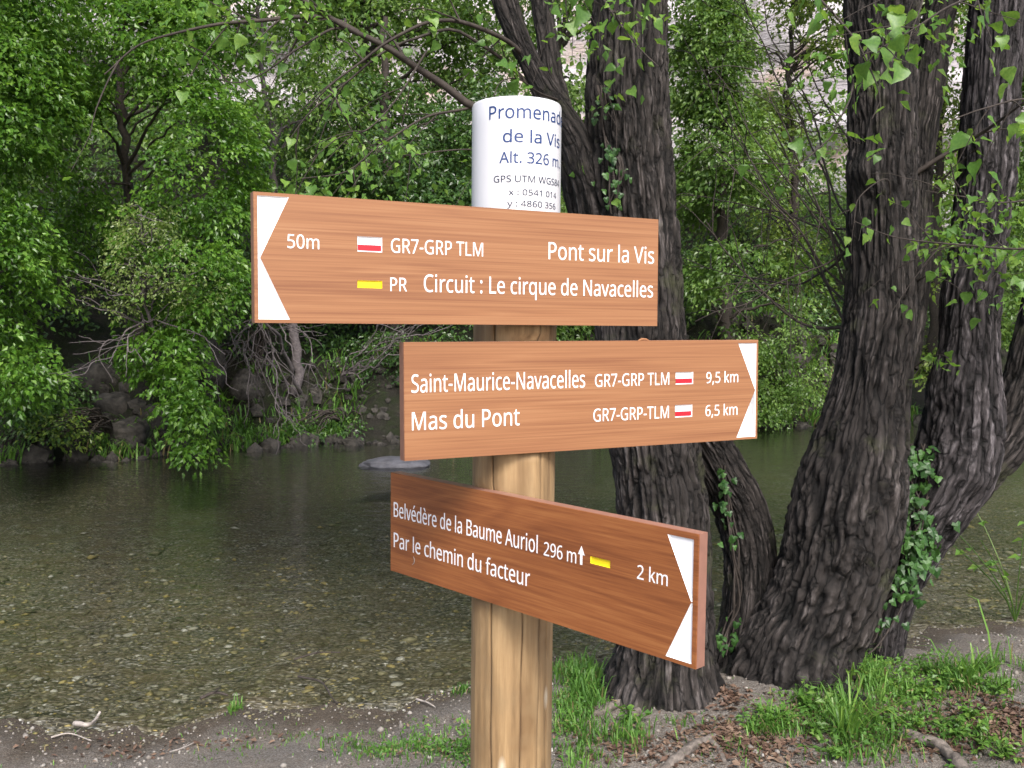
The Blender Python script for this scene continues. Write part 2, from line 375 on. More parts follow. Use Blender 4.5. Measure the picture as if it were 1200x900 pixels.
# ------------------------------------------------------------------ signpost
GLY = json.loads(r'''{" ":[209,[]],",":[215,[[154,84,136,23,111,-42,85,-103,33,-103,49,-38,63,31,73,93,148,93]]],"-":[258,[[32,184,32,246,226,246,226,184]]],".":[215,[[58,43,61,69,72,85,88,94,107,97,126,94,142,85,153,69,157,43,153,18,142,2,126,-8,107,-11,88,-8,72,2,61,18]]],"0":[459,[[419,287,409,163,395,112,376,70,349,37,316,12,276,-3,229,-8,188,-4,153,8,122,27,97,54,76,88,60,129,48,176,42,229,39,287,41,346,48,399,58,446,73,486,93,520,119,547,149,566,186,578,229,581,269,578,304,566,335,547,361,520,382,486,399,446,410,399,417,346],[110,287,111,238,115,194,121,156,137,111,159,78,190,59,229,52,268,59,298,78,320,110,336,156,343,194,347,238,348,287,347,336,343,380,336,417,320,463,298,495,268,515,229,521,190,515,159,495,137,463,121,417,115,380,111,336]]],"1":[459,[[285,0,216,0,216,400,216,439,217,470,219,499,196,477,169,455,108,405,71,452,226,573,285,573]]],"2":[459,[[417,0,38,0,38,59,188,210,261,287,306,353,318,387,322,424,315,466,294,496,261,514,221,520,181,517,147,506,83,466,45,513,94,548,153,572,221,581,270,576,313,562,347,540,372,510,388,472,394,428,389,385,375,344,353,305,324,267,247,185,128,67,128,64,417,64]]],"3":[459,[[395,439,392,403,381,372,363,347,340,326,310,311,277,302,277,298,319,290,353,276,379,255,405,214,413,163,407,116,390,74,360,40,318,14,283,2,241,-6,193,-8,110,-1,36,23,36,89,114,61,194,51,241,55,278,65,305,81,331,117,339,164,335,197,320,223,297,242,265,255,226,263,179,265,123,265,123,326,180,326,223,329,259,339,286,356,307,377,319,404,323,434,316,471,295,498,262,516,219,521,164,515,117,498,75,473,39,521,73,544,115,563,147,573,181,579,218,581,273,576,317,563,352,540,376,511,390,477]]],"4":[459,[[443,130,359,130,359,0,291,0,291,130,17,130,17,190,286,576,359,576,359,193,443,193],[291,374,291,412,293,444,294,474,295,500,292,500,276,468,257,438,86,193,291,193]]],"5":[459,[[221,351,258,349,292,342,322,331,361,307,389,274,407,232,413,183,410,145,402,111,387,81,356,43,314,15,280,2,242,-5,199,-8,116,0,51,23,51,90,121,62,200,52,239,55,274,65,302,82,323,106,336,137,341,176,332,225,306,262,279,279,243,289,197,292,146,288,99,280,64,302,86,573,373,573,373,508,146,508,132,342,169,348]]],"6":[459,[[44,245,51,342,75,433,95,474,121,510,155,539,196,562,228,572,265,578,306,581,344,579,377,573,377,513,344,520,308,523,257,518,216,504,183,483,158,454,139,419,127,380,115,291,119,291,150,326,194,350,255,358,302,353,342,338,375,313,400,279,416,236,421,184,419,147,411,112,399,82,372,44,336,15,291,-2,239,-8,199,-4,163,7,130,26,101,54,77,89,59,133,51,166,46,204],[238,51,284,59,320,84,337,109,348,143,351,184,344,233,324,271,289,295,241,303,205,299,175,287,150,270,131,248,119,223,115,198,123,146,146,99,185,64,210,55]]],"7":[459,[[109,0,344,508,35,508,35,573,419,573,419,518,187,0]]],"8":[459,[[229,581,276,577,318,565,352,546,378,519,395,485,400,443,396,411,385,383,346,338,291,303,355,265,381,242,401,216,414,185,419,148,413,104,395,65,367,34,330,11,300,1,267,-6,231,-8,192,-6,157,0,126,10,89,33,61,63,45,101,39,146,43,183,56,214,75,241,99,264,158,299,107,336,71,383,61,411,58,444,63,485,80,518,107,545,141,565,182,577],[108,145,116,107,138,76,176,55,229,48,281,55,319,76,342,108,350,148,346,174,335,197,293,235,229,265,217,270,157,237,121,197,111,173],[228,524,188,518,155,502,134,476,127,441,130,414,141,391,179,357,232,330,282,357,317,392,327,414,330,441,323,476,302,502,270,518]]],"9":[459,[[417,328,410,231,387,139,366,99,340,63,306,33,265,11,232,0,195,-6,154,-8,117,-6,82,0,82,60,115,53,152,50,204,54,245,68,278,90,303,118,322,153,334,192,346,281,341,281,310,247,266,223,204,214,158,219,118,235,85,260,61,294,45,336,40,387,43,426,50,460,63,491,90,529,127,557,171,575,223,581,262,577,299,565,332,545,361,518,384,483,402,439,410,406,415,369],[223,521,178,513,142,488,124,463,113,429,110,388,117,339,137,301,171,277,220,269,256,273,286,285,311,303,330,325,342,349,346,374,338,426,315,474,277,508,252,518]]],":":[215,[[58,43,61,69,72,85,88,94,107,97,126,94,142,85,153,69,157,43,153,18,142,2,126,-8,107,-11,88,-8,72,2,61,18],[58,387,61,412,72,429,88,438,107,441,126,438,142,429,153,412,157,387,153,362,142,345,126,335,107,332,88,335,72,345,61,362]]],"A":[512,[[437,0,368,177,141,177,73,0,0,0,224,575,289,575,512,0],[282,415,274,438,263,473,255,500,247,468,238,438,230,415,165,241,346,241]]],"B":[521,[[241,573,307,569,361,558,404,541,434,515,453,478,459,431,456,399,446,371,431,347,409,328,382,313,350,304,350,300,415,279,441,261,461,236,474,203,478,163,472,115,454,74,425,42,385,19,354,8,318,2,279,0,78,0,78,573],[256,329,300,331,334,339,357,352,377,382,384,423,376,463,351,490,324,502,289,509,245,511,150,511,150,329],[150,269,150,61,265,61,311,64,346,74,371,91,394,125,401,168,398,197,388,221,370,241,344,256,307,266,260,269]]],"C":[507,[[323,517,280,513,241,502,206,482,178,456,155,423,139,383,129,337,125,286,128,241,135,200,147,164,164,132,186,105,213,83,244,68,281,58,322,55,394,62,460,78,460,15,393,-2,312,-8,257,-4,208,8,166,28,130,56,101,90,78,131,62,178,52,230,49,287,51,329,57,369,67,406,81,440,99,471,120,499,145,523,174,543,206,559,242,571,281,578,324,581,409,572,482,547,453,486,394,508]]],"G":[584,[[326,302,524,302,524,22,431,-1,323,-8,267,-4,217,8,173,28,136,55,105,89,81,130,63,176,52,229,49,286,53,343,65,395,84,442,111,482,145,517,186,544,233,564,286,577,346,581,437,572,516,547,489,484,421,508,342,517,298,514,259,505,225,489,195,468,170,441,150,409,136,373,127,332,124,286,127,243,134,202,146,166,164,133,187,106,216,84,251,68,292,58,340,55,404,59,452,68,452,238,326,238]]],"L":[420,[[78,0,78,573,150,573,150,64,400,64,400,0]]],"M":[727,[[330,0,142,502,139,502,142,461,144,407,144,347,144,0,78,0,78,573,184,573,361,103,364,103,544,573,650,573,650,0,578,0,578,352,579,408,581,460,584,501,581,501,390,0]]],"N":[609,[[532,0,447,0,141,476,138,476,141,432,143,378,144,320,144,0,78,0,78,573,161,573,467,99,470,99,468,137,466,193,464,249,464,573,532,573]]],"P":[485,[[229,573,297,568,352,553,393,528,421,495,439,454,444,404,433,336,417,306,395,278,364,255,324,238,292,230,256,225,216,223,150,223,150,0,78,0,78,573],[223,511,150,511,150,285,208,285,258,288,298,296,330,311,352,334,365,363,370,401,361,449,334,484,306,499,269,508]]],"R":[499,[[236,573,281,571,320,565,353,555,393,532,422,500,439,460,444,410,440,368,427,334,408,306,385,285,330,257,487,0,403,0,264,237,150,237,150,0,78,0,78,573],[232,510,150,510,150,298,236,298,278,301,312,310,338,325,362,359,370,407,366,440,355,467,336,486,310,500,275,507]]],"S":[440,[[403,153,396,106,378,66,348,35,307,11,274,1,238,-6,198,-8,137,-5,83,4,41,19,41,88,113,65,201,55,240,57,273,66,298,79,316,98,327,120,330,147,327,173,318,194,302,213,277,230,196,265,131,294,85,330,57,375,48,435,54,477,71,513,99,542,136,563,180,576,231,581,318,572,389,549,366,487,302,508,229,517,196,515,169,507,148,494,133,478,124,457,121,434,124,407,133,386,149,367,172,351,246,318,332,279,362,255,385,228,398,194]]],"T":[446,[[259,0,187,0,187,509,8,509,8,573,437,573,437,509,259,509]]],"U":[586,[[513,202,511,164,503,128,489,95,470,65,446,40,416,20,380,4,338,-5,290,-8,225,-2,171,18,128,50,97,93,78,144,72,204,72,573,144,573,144,201,148,158,161,122,182,93,211,72,248,59,294,55,342,59,379,73,407,96,427,126,438,161,442,202,442,573,513,573]]],"V":[481,[[481,573,277,0,204,0,0,573,75,573,204,205,220,160,231,119,241,80,250,119,262,161,277,207,405,573]]],"W":[746,[[735,573,583,0,510,0,399,375,389,410,380,443,373,471,370,488,367,471,361,443,352,409,342,373,234,0,161,0,10,573,85,573,174,223,183,186,190,151,196,118,201,87,206,119,213,154,222,191,232,227,333,573,407,573,512,225,523,187,532,151,538,117,544,87,550,129,560,175,572,224,660,573]]],"a":[450,[[231,437,279,433,318,422,347,403,368,375,381,338,385,293,385,0,334,0,320,61,317,61,279,22,234,-1,172,-8,136,-5,103,6,75,23,55,48,41,80,37,119,43,159,59,192,87,219,127,238,179,251,243,257,316,259,316,285,310,330,293,359,265,375,227,380,163,370,106,347,84,400,151,426],[252,208,204,203,167,195,141,182,118,155,110,119,115,87,132,66,157,53,188,49,238,56,279,79,306,117,315,172,315,210]]],"c":[385,[[241,-8,204,-5,170,2,139,15,112,34,88,58,69,87,55,123,47,165,44,213,47,262,56,305,71,342,90,372,114,396,142,415,174,428,208,435,245,438,309,431,358,415,337,356,292,370,244,376,204,371,172,358,148,335,131,303,120,263,117,213,120,166,131,126,148,94,172,71,202,58,240,53,302,60,351,78,351,15,304,-2]]],"d":[493,[[221,-8,171,-2,128,17,92,48,65,91,49,146,44,214,49,282,66,338,93,381,128,413,171,432,221,438,280,429,323,407,354,374,359,374,356,405,354,438,354,609,425,609,425,0,368,0,358,58,354,58,323,24,279,1],[232,51,273,55,305,67,328,88,343,117,352,154,355,200,355,213,352,263,343,304,329,336,306,360,274,375,231,379,181,368,146,334,130,300,120,260,117,213,120,165,130,125,146,93,181,61]]],"e":[452,[[234,438,286,432,329,414,364,385,390,346,402,315,409,281,411,244,411,201,117,201,122,157,134,119,154,90,181,69,215,56,254,52,327,60,392,82,392,20,327,-1,251,-8,212,-5,176,3,143,17,114,36,90,61,70,91,56,126,47,167,44,212,47,257,55,297,68,333,86,364,108,390,134,411,164,426,198,435],[233,380,188,372,154,348,130,309,119,257,338,257,335,292,326,322,312,346,292,364,266,376]]],"f":[276,[[266,375,158,375,158,0,87,0,87,375,12,375,12,408,87,432,87,457,92,507,104,547,124,577,152,597,186,609,227,613,274,609,310,599,292,544,262,552,228,556,197,550,175,532,162,502,158,458,158,430,266,430]]],"h":[496,[[139,431,138,399,135,370,140,370,174,407,221,429,273,437,321,433,360,421,391,400,413,370,426,330,431,280,431,0,361,0,361,275,355,321,338,353,308,372,265,379,222,374,189,360,166,338,150,308,142,269,139,222,139,0,68,0,68,609,139,609]]],"i":[207,[[139,430,139,0,68,0,68,430],[104,591,133,580,142,566,145,546,142,526,133,512,104,501,88,504,75,512,66,526,63,546,66,566,75,580,88,588]]],"k":[428,[[138,291,137,257,135,221,138,221,152,240,172,264,189,285,326,430,409,430,235,246,421,0,336,0,187,200,138,158,138,0,68,0,68,609,138,609]]],"l":[207,[[139,0,68,0,68,609,139,609]]],"m":[750,[[540,438,584,434,621,421,649,401,669,371,681,330,685,280,685,0,615,0,615,277,610,321,594,353,567,372,528,379,474,369,438,342,423,315,414,280,411,237,411,0,342,0,342,277,332,333,320,353,303,367,281,376,253,379,215,374,185,360,164,338,150,308,141,269,139,223,139,0,68,0,68,430,125,430,136,371,140,371,173,409,217,431,266,438,312,433,349,420,378,398,398,366,402,366,427,398,461,420,499,433]]],"n":[496,[[275,438,322,434,361,421,391,401,413,371,426,330,431,280,431,0,361,0,361,275,355,321,338,353,308,372,265,379,222,374,189,361,166,338,151,308,142,269,139,223,139,0,68,0,68,430,125,430,136,371,140,371,175,409,222,431]]],"o":[485,[[442,216,438,165,428,121,411,82,388,51,359,25,324,7,285,-4,241,-8,200,-4,163,7,129,25,100,51,77,82,59,121,48,165,44,216,47,261,55,301,68,336,87,367,110,392,137,412,169,426,204,435,244,438,281,435,316,426,347,412,374,392,398,367,417,336,431,301,439,261],[117,216,120,169,130,128,147,95,172,71,203,56,243,51,282,56,314,71,339,95,356,128,366,169,369,216,365,263,355,303,338,335,314,359,282,374,242,379,202,374,171,359,147,335,130,303,120,263]]],"q":[493,[[354,-9,355,25,358,58,354,58,332,32,303,11,266,-3,219,-8,170,-2,128,17,93,48,66,91,49,146,44,214,47,261,54,302,67,338,93,381,129,413,172,432,221,438,267,433,304,419,333,397,355,371,358,371,369,430,425,430,425,-192,354,-192],[233,51,272,55,304,67,327,87,342,116,352,153,355,199,355,213,352,263,343,305,328,337,305,361,273,375,231,379,181,368,145,334,130,300,120,260,117,213,120,165,130,126,146,93,182,61]]],"r":[331,[[269,438,295,437,319,433,310,368,287,372,264,374,217,363,176,334,149,289,139,229,139,0,68,0,68,430,126,430,134,351,137,351,170,395,214,426,240,435]]],"s":[384,[[348,119,343,80,327,49,302,24,268,6,226,-4,176,-8,99,-1,42,19,42,83,104,60,178,49,224,53,256,66,274,86,280,112,271,141,239,167,174,196,103,228,76,245,57,266,45,292,41,324,52,372,85,408,118,425,157,435,202,438,275,430,339,409,315,353,258,372,197,380,159,377,131,366,114,350,108,328,119,298,154,274,219,246,289,215,314,197,333,176,344,150]]],"t":[289,[[212,50,245,53,272,59,272,5,240,-4,200,-8,167,-5,138,4,112,20,91,44,78,79,74,125,74,375,13,375,13,409,75,437,103,528,144,528,144,430,269,430,269,375,144,375,144,127,149,93,163,69,185,54]]],"u":[496,[[427,430,427,0,370,0,359,57,356,57,321,20,273,-1,220,-8,173,-4,134,8,103,29,81,59,68,99,63,148,63,430,135,430,135,153,141,108,158,76,188,57,230,51,273,55,306,69,330,91,345,121,354,160,357,206,357,430]]],"v":[407,[[163,0,0,430,75,430,167,176,180,137,193,96,201,63,204,63,214,96,227,138,241,176,332,430,407,430,244,0]]],"w":[630,[[346,243,336,276,328,308,321,335,316,357,313,357,308,335,302,307,294,275,284,242,207,1,127,1,9,431,82,431,141,201,153,154,163,109,169,73,172,73,178,97,185,128,193,160,201,188,277,431,354,431,428,188,440,149,451,109,457,74,460,74,466,108,477,153,489,201,549,431,621,431,502,1,419,1]]],"x":[424,[[170,220,22,430,102,430,213,268,322,430,402,430,253,220,410,0,330,0,213,172,94,0,14,0]]],"y":[409,[[1,430,76,430,169,185,184,144,196,105,205,68,209,68,224,121,245,186,333,430,409,430,224,-59,188,-130,165,-156,138,-176,106,-188,67,-192,34,-190,9,-186,9,-130,30,-133,56,-135,99,-126,130,-99,152,-59,174,-2]]],"è":[452,[[234,438,286,432,329,414,364,385,390,346,402,315,409,281,411,244,411,201,117,201,122,157,134,119,154,90,181,69,215,56,254,52,327,60,392,82,392,20,327,-1,251,-8,212,-5,176,3,143,17,114,36,90,61,70,91,56,126,47,167,44,212,47,257,55,297,68,333,86,364,108,390,134,411,164,426,198,435],[233,380,188,372,154,348,130,309,119,257,338,257,335,292,326,322,312,346,292,364,266,376],[209,614,231,575,259,532,285,496,285,486,238,486,208,513,174,546,145,579,124,606,124,614]]],"é":[452,[[234,438,286,432,329,414,364,385,390,346,402,315,409,281,411,244,411,201,117,201,122,157,134,119,154,90,181,69,215,56,254,52,327,60,392,82,392,20,327,-1,251,-8,212,-5,176,3,143,17,114,36,90,61,70,91,56,126,47,167,44,212,47,257,55,297,68,333,86,364,108,390,134,411,164,426,198,435],[233,380,188,372,154,348,130,309,119,257,338,257,335,292,326,322,312,346,292,364,266,376],[347,606,326,579,296,546,263,513,233,486,186,486,186,496,212,532,240,575,262,614,347,614]]]}''')
def glyph_mesh(name, s, cap, width, x0, y0, align_cap=573.0, weight=0.0, depth=.0003):
    """lettering as filled outlines, first stroke at x0, cap height and total width in metres"""
    cu = bpy.data.curves.new(name, 'CURVE'); cu.dimensions = '2D'; cu.fill_mode = 'BOTH'; cu.extrude = depth
    pen = 0; xs = []; polys = []; thin = []
    for ch in s:
        adv, pl = GLY[ch]
        for p in pl:
            q = np.array(p, float).reshape(-1, 2); q[:, 0] += pen; polys.append(q); thin.append(ch in 'MN4'); xs += [q[:, 0].min(), q[:, 0].max()]
        pen += adv
    lo, hi = min(xs), max(xs); sx = width / (hi - lo); sy = cap / align_cap
    for q, tn in zip(polys, thin):
        if weight and not tn:                                              # stroke weight: push each outline outward, counters inward
            d_ = nrm(np.roll(q, -1, 0) - q); n_ = np.stack([-d_[:, 1], d_[:, 0]], 1); m_ = n_ + np.roll(n_, 1, 0)
            q += m_ / np.maximum(.5, (m_ ** 2).sum(1, keepdims=True) / 2) * (weight / sy) * SGN
        s_ = cu.splines.new('POLY'); s_.points.add(len(q) - 1); s_.use_cyclic_u = True
        for k, (x, y) in enumerate(q): s_.points[k].co = ((x0 + (x - lo) * sx) * 200, (y0 + y * sy) * 200, 0, 1)
    cu.extrude = depth * 200; me = curve_to_mesh(cu, name); me.transform(Matrix.Scale(.005, 4)); return me
SGN = 1
def curve_to_mesh(cu, name):
    tmp = bpy.data.objects.new('tmp', cu); COL.objects.link(tmp)
    me = bpy.data.meshes.new_from_object(tmp, depsgraph=bpy.context.evaluated_depsgraph_get()); me.name = name
    bpy.data.objects.remove(tmp); bpy.data.curves.remove(cu)
    for p in me.polygons: p.use_smooth = False
    return me

def wood_print(name, seed, tone, cathedral=0):  # last flag swaps straight grain for cathedral grain
    """printed wood grain running along the board's local X"""
    m, t, b = nodes(name)
    co = mapping(t, (1, 1, 1), loc=(seed, seed * 2, 0))
    big = t.nodes.new('ShaderNodeMapping'); big.inputs['Scale'].default_value = ((.35, 1, 11) if cathedral == 0 else (.9, 1, 8)); t.links.new(co, big.inputs[0])
    if cathedral == 0:
        w = tex(t, 'Noise', 3.0, big.outputs[0], Detail=2.0, Distortion=.0)
        rings = math_(t, 'PINGPONG', math_(t, 'MULTIPLY', w.outputs[0], 16.0), 1.0)
        stm = t.nodes.new('ShaderNodeMapping'); stm.inputs['Scale'].default_value = (.9, 1, 170); t.links.new(co, stm.inputs[0])
    else:
        w = tex(t, 'Noise', 2.4, big.outputs[0], Detail=1.5, Distortion=.8)
        rings = math_(t, 'PINGPONG', math_(t, 'MULTIPLY', w.outputs[0], 14.0), 1.0)
        stm = t.nodes.new('ShaderNodeMapping'); stm.inputs['Scale'].default_value = (3, 1, 110); t.links.new(co, stm.inputs[0])
    s1 = tex(t, 'Noise', 3, stm.outputs[0], Detail=6.0, Roughness=.65)
    s2 = tex(t, 'Noise', 9, stm.outputs[0], Detail=4.0, Roughness=.7)
    band = tex(t, 'Noise', 1.6, big.outputs[0], Detail=3.0)
    f = math_(t, 'ADD', math_(t, 'MULTIPLY', s1.outputs[0], .62), math_(t, 'MULTIPLY', rings, .10))
    f = math_(t, 'ADD', f, math_(t, 'MULTIPLY', s2.outputs[0], .16))
    f = math_(t, 'ADD', f, math_(t, 'MULTIPLY', band.outputs[0], .26))
    dk, md, lt = tone
    c = ramp(t, [(.40, dk), (.60, md), (.80, lt)], f)
    t.links.new(c, b.inputs['Base Color']); b.inputs['Roughness'].default_value = .5; b.inputs['Specular IOR Level'].default_value = .45
    bump(t, s1.outputs[0], .15, .0004, b)
    return m
M['board_a'] = wood_print('printed_wood_upper', 0.3, ((.190, .074, .033), (.285, .128, .056), (.35, .180, .087)))  # upper and middle tones paler: sky glare on their faces put into colour
M['board_b'] = wood_print('printed_wood_middle', 4.7, ((.190, .074, .033), (.285, .128, .056), (.35, .180, .087)))
M['board_c'] = wood_print('printed_wood_lower', 9.1, ((.145, .042, .012), (.255, .086, .025), (.34, .135, .043)), 1)
M['core'] = simple('laminate_edge', (.26, .13, .095), .35, .5, 60, .12)
M['white'] = simple('white_paint', (.80, .80, .82), .45)
M['ink'] = simple('navy_print', (.006, .035, .15), .5)
M['ink2'] = simple('dark_navy_print', (.012, .02, .05), .5)
M['red'] = simple('red_paint', (.42, .012, .025), .45)
M['yellow'] = simple('yellow_paint', (.80, .62, .01), .45)
M['cap'] = simple('white_enamel_sleeve', (.60, .60, .62), .3, .5)

PY = 1.40
BOARDS = {1: (-.0479, 1.2866, .0911, .4606, .5972, .16, -.0036), 2: (.1261, 1.3837, -.0918, .4454, .600, .16, .0022), 3: (.0097, 1.2882, -.3085, -.8013, .5911, .16, -.0152)}
TH = .018
POST = thing('signpost', 'round wooden signpost by the river with white sleeve on top and three direction boards', 'signpost', (-.0105, PY, float(height(np.array([.0]), np.array([PY]))[0]) - .02))
def post_mesh():
    na, nl = 320, 170
    th = np.linspace(-math.pi, math.pi, na, endpoint=False); z = np.linspace(-.05, 1.80, nl)
    T, Z = np.meshgrid(th, z)          # th = 0 faces the camera, positive to the right
    P = np.stack([np.sin(T).ravel() * 3, np.cos(T).ravel() * 3, Z.ravel() * 1.2], 1)
    r = .0612 + (fbm(P * 1.3, 51, 3) * .0022).reshape(T.shape) + fbm(np.stack([T.ravel() * 14, Z.ravel() * 2, T.ravel() * 0], 1), 52, 3).reshape(T.shape) * .0005
    crack = np.zeros_like(T)
    for a0, w, dp, zlo, zhi, sd in ((-28.5, .014, .008, -1, 3, 1), (14, .010, .0045, -1, 1.25, 2), (38, .011, .005, -1, 3, 3), (57, .010, .007, -1, 3, 4), (-52, .006, .002, -1, .9, 5), (4, .005, .0018, .3, .75, 6), (110, .01, .006, -1, 3, 7), (170, .01, .005, -1, 3, 8), (-100, .01, .005, -1, 3, 9)):
        c = math.radians(a0) + .06 * noise(np.stack([Z.ravel() * 1.7, Z.ravel() * 0 + sd, Z.ravel() * 0], 1), sd).reshape(T.shape) + .014 * noise(np.stack([Z.ravel() * 14, Z.ravel() * 0 + sd, Z.ravel() * 0], 1), sd).reshape(T.shape)
        g = np.exp(-((T - c) / w) ** 2) * sstep(zlo, zlo + .1, Z) * (1 - sstep(zhi - .1, zhi, Z))
        r = r - dp * g; crack = np.maximum(crack, np.maximum(g * min(1, dp / .003), .42 * min(1, dp / .004) * np.exp(-((T - c) / (w * 5)) ** 2) * sstep(-.3, .5, noise(np.stack([Z.ravel() * 6, T.ravel() * 4, Z.ravel() * 0 + sd], 1), 40 + sd).reshape(T.shape)) * sstep(zlo, zlo + .1, Z) * (1 - sstep(zhi - .1, zhi, Z))))
    V = np.stack([r * np.sin(T), -r * np.cos(T), Z], -1).reshape(-1, 3)
    for bx, by, bz, yaw, L, h, roll in BOARDS.values():         # seats cut for the boards
        nn_ = np.array([math.sin(yaw), -math.cos(yaw)]); zz = V[:, 2] + POST.location.z - bz - EYE
        xs = V[:, 0] + POST.location.x + V[:, 2] * LEAN; d = (xs - bx) * nn_[0] + (V[:, 1] + PY - by) * nn_[1] + TH - .001
        k = (np.abs(zz) < h / 2 + .004) & (d > 0); V[k, 0] -= d[k] * nn_[0]; V[k, 1] -= d[k] * nn_[1]
    i = np.arange(nl - 1)[:, None] * na; j = np.arange(na)[None]; j2 = (j + 1) % na
    me = raw_mesh('post', V, np.stack([i + j, i + j2, i + na + j2, i + na + j], -1).reshape(-1, 4), 4)
    a = me.attributes.new('crack', 'FLOAT', 'POINT'); a.data.foreach_set('value', crack.ravel().astype(np.float32))
    return me
def post_mat():
    m, t, b = nodes('weathered_round_timber')
    co = mapping(t, (1, 1, .07)); co2 = mapping(t, (1, 1, .35)); co3 = mapping(t, (1, 1, 1))
    g = tex(t, 'Noise', 60, co, Detail=8.0, Roughness=.65); s = tex(t, 'Noise', 14, co2, Detail=4.0); k = tex(t, 'Noise', 26, co3, Detail=3.0)
    c = ramp(t, [(.34, (.12, .070, .030)), (.50, (.31, .198, .094)), (.68, (.48, .335, .175))], math_(t, 'ADD', math_(t, 'MULTIPLY', g.outputs[0], .6), math_(t, 'MULTIPLY', s.outputs[0], .4)))
    c = mix(t, c, (.15, .085, .035), ramp(t, [(.50, (0, 0, 0)), (.66, (.8, .8, .8))], s.outputs[0]))
    v = tex(t, 'Voronoi', 11, co2); c = mix(t, c, (.66, .60, .48), ramp(t, [(.0, (.9, .9, .9)), (.08, (0, 0, 0))], v.outputs['Distance']))
    c = mix(t, c, (.24, .16, .08), ramp(t, [(.5, (0, 0, 0)), (.75, (.6, .6, .6))], k.outputs[0]))
    c = mix(t, c, (.045, .022, .010), attr(t, 'crack', 'Fac'))
    t.links.new(c, b.inputs['Base Color']); b.inputs['Roughness'].default_value = .7
    bump(t, g.outputs[0], .5, .002, b); return m
LEAN = math.radians(.53)
post = obj('post', post_mesh(), post_mat(), POST); post.rotation_euler = (0, LEAN, 0)
# sleeve
zb = POST.location.z
CR = .0657
def sleeve():
    prof = [(CR, 1.665)] + [(CR, z) for z in np.linspace(1.70, 1.908, 8)] + [(CR - .0006, 1.910), (CR - .0014, 1.9118), (CR - .003, 1.9122), (.03, 1.9124), (.0001, 1.9126)]
    na = 128; th = np.linspace(0, 2 * math.pi, na, endpoint=False)
    V = np.array([[(r * math.sin(a)), -r * math.cos(a), z - zb] for r, z in prof for a in th])
    i = np.arange(len(prof) - 1)[:, None] * na; j = np.arange(na)[None]; j2 = (j + 1) % na
    return raw_mesh('sleeve', V, np.stack([i + j, i + j2, i + na + j2, i + na + j], -1).reshape(-1, 4), 4)
cap = obj('sleeve', sleeve(), M['cap'], POST); cap.rotation_euler = (0, LEAN, 0)
for s, z, ch, t0, t1, mt, wgt in (("Promenade", 300.8, 18.2, -36.3, 84, 'ink', .0001), ("de la Vis", 267.5, 16.8, -17, 70, 'ink', .0001), ("Alt. 326 m.", 238.7, 15.2, -21.4, 71.5, 'ink', .0001),
                                ("GPS UTM WGS84", 212.0, 9.2, -28.8, 70, 'ink2', .00005), ("x : 0541 014", 193.8, 8.2, -9.2, 60.7, 'ink2', .00005), ("y : 4860 356", 177.9, 8.3, -10.9, 59, 'ink2', .00005)):
    a0, a1 = math.radians(t0), math.radians(t1)
    me = glyph_mesh('lettering', s, ch / 1000, (a1 - a0) * CR, a0 * CR, EYE + z / 1000 - zb, weight=wgt, depth=.0)
    co = np.empty(len(me.vertices) * 3); me.vertices.foreach_get('co', co); co = co.reshape(-1, 3)
    a = co[:, 0] / CR; co = np.stack([(CR + .0005) * np.sin(a), -(CR + .0005) * np.cos(a), co[:, 1]], 1)
    me.vertices.foreach_set('co', co.ravel()); me.update()
    obj('lettering', me, M[mt], cap)

def sheet(outer, holes, depth, name, z=0):
    cu = bpy.data.curves.new(name, 'CURVE'); cu.dimensions = '2D'; cu.fill_mode = 'BOTH'; cu.extrude = depth / 2
    for q in [outer] + holes:
        s = cu.splines.new('POLY'); s.points.add(len(q) - 1); s.use_cyclic_u = True
        for k, (x, y) in enumerate(q): s.points[k].co = (x, y, 0, 1)
    me = curve_to_mesh(cu, name); me.transform(Matrix.Translation((0, 0, z - depth / 2))); return me
def inset(q, d):
    q = np.array(q, float); out = []
    area = sum(q[i - 1][0] * q[i][1] - q[i][0] * q[i - 1][1] for i in range(len(q))); sg = 1 if area > 0 else -1
    for i in range(len(q)):
        a, b, c = q[i - 1], q[i], q[(i + 1) % len(q)]
        u = (b - a) / np.linalg.norm(b - a); v = (c - b) / np.linalg.norm(c - b)
        n1 = sg * np.array([-u[1], u[0]]); n2 = sg * np.array([-v[1], v[0]])
        k = (n1 + n2) / max(.35, 1 + n1 @ n2); out.append(b + k * d)
    return [tuple(p) for p in out]
def tray(name, poly, mat, parent, depth=.0016, floor_mat=None, split=None):
    """a milled, painted recess: sloping walls and a floor"""
    fl = inset(poly, .0011); n = len(poly)
    me = bpy.data.meshes.new(name)
    V = [(x, y, .00015) for x, y in poly] + [(x, y, -depth) for x, y in fl]
    Fc = [(i, (i + 1) % n, n + (i + 1) % n, n + i) for i in range(n)]
    from mathutils.geometry import tessellate_polygon
    Fc += [tuple(n + k for k in tri) for tri in tessellate_polygon([[Vector((x, y, 0)) for x, y in fl]])]
    me.from_pydata(V, [], Fc); me.update()
    return obj(name, me, mat, parent)
rect = lambda x0, y0, x1, y1: [(x0, y0), (x1, y0), (x1, y1), (x0, y1)]
mm = lambda q: [(x / 1000, y / 1000) for x, y in q]
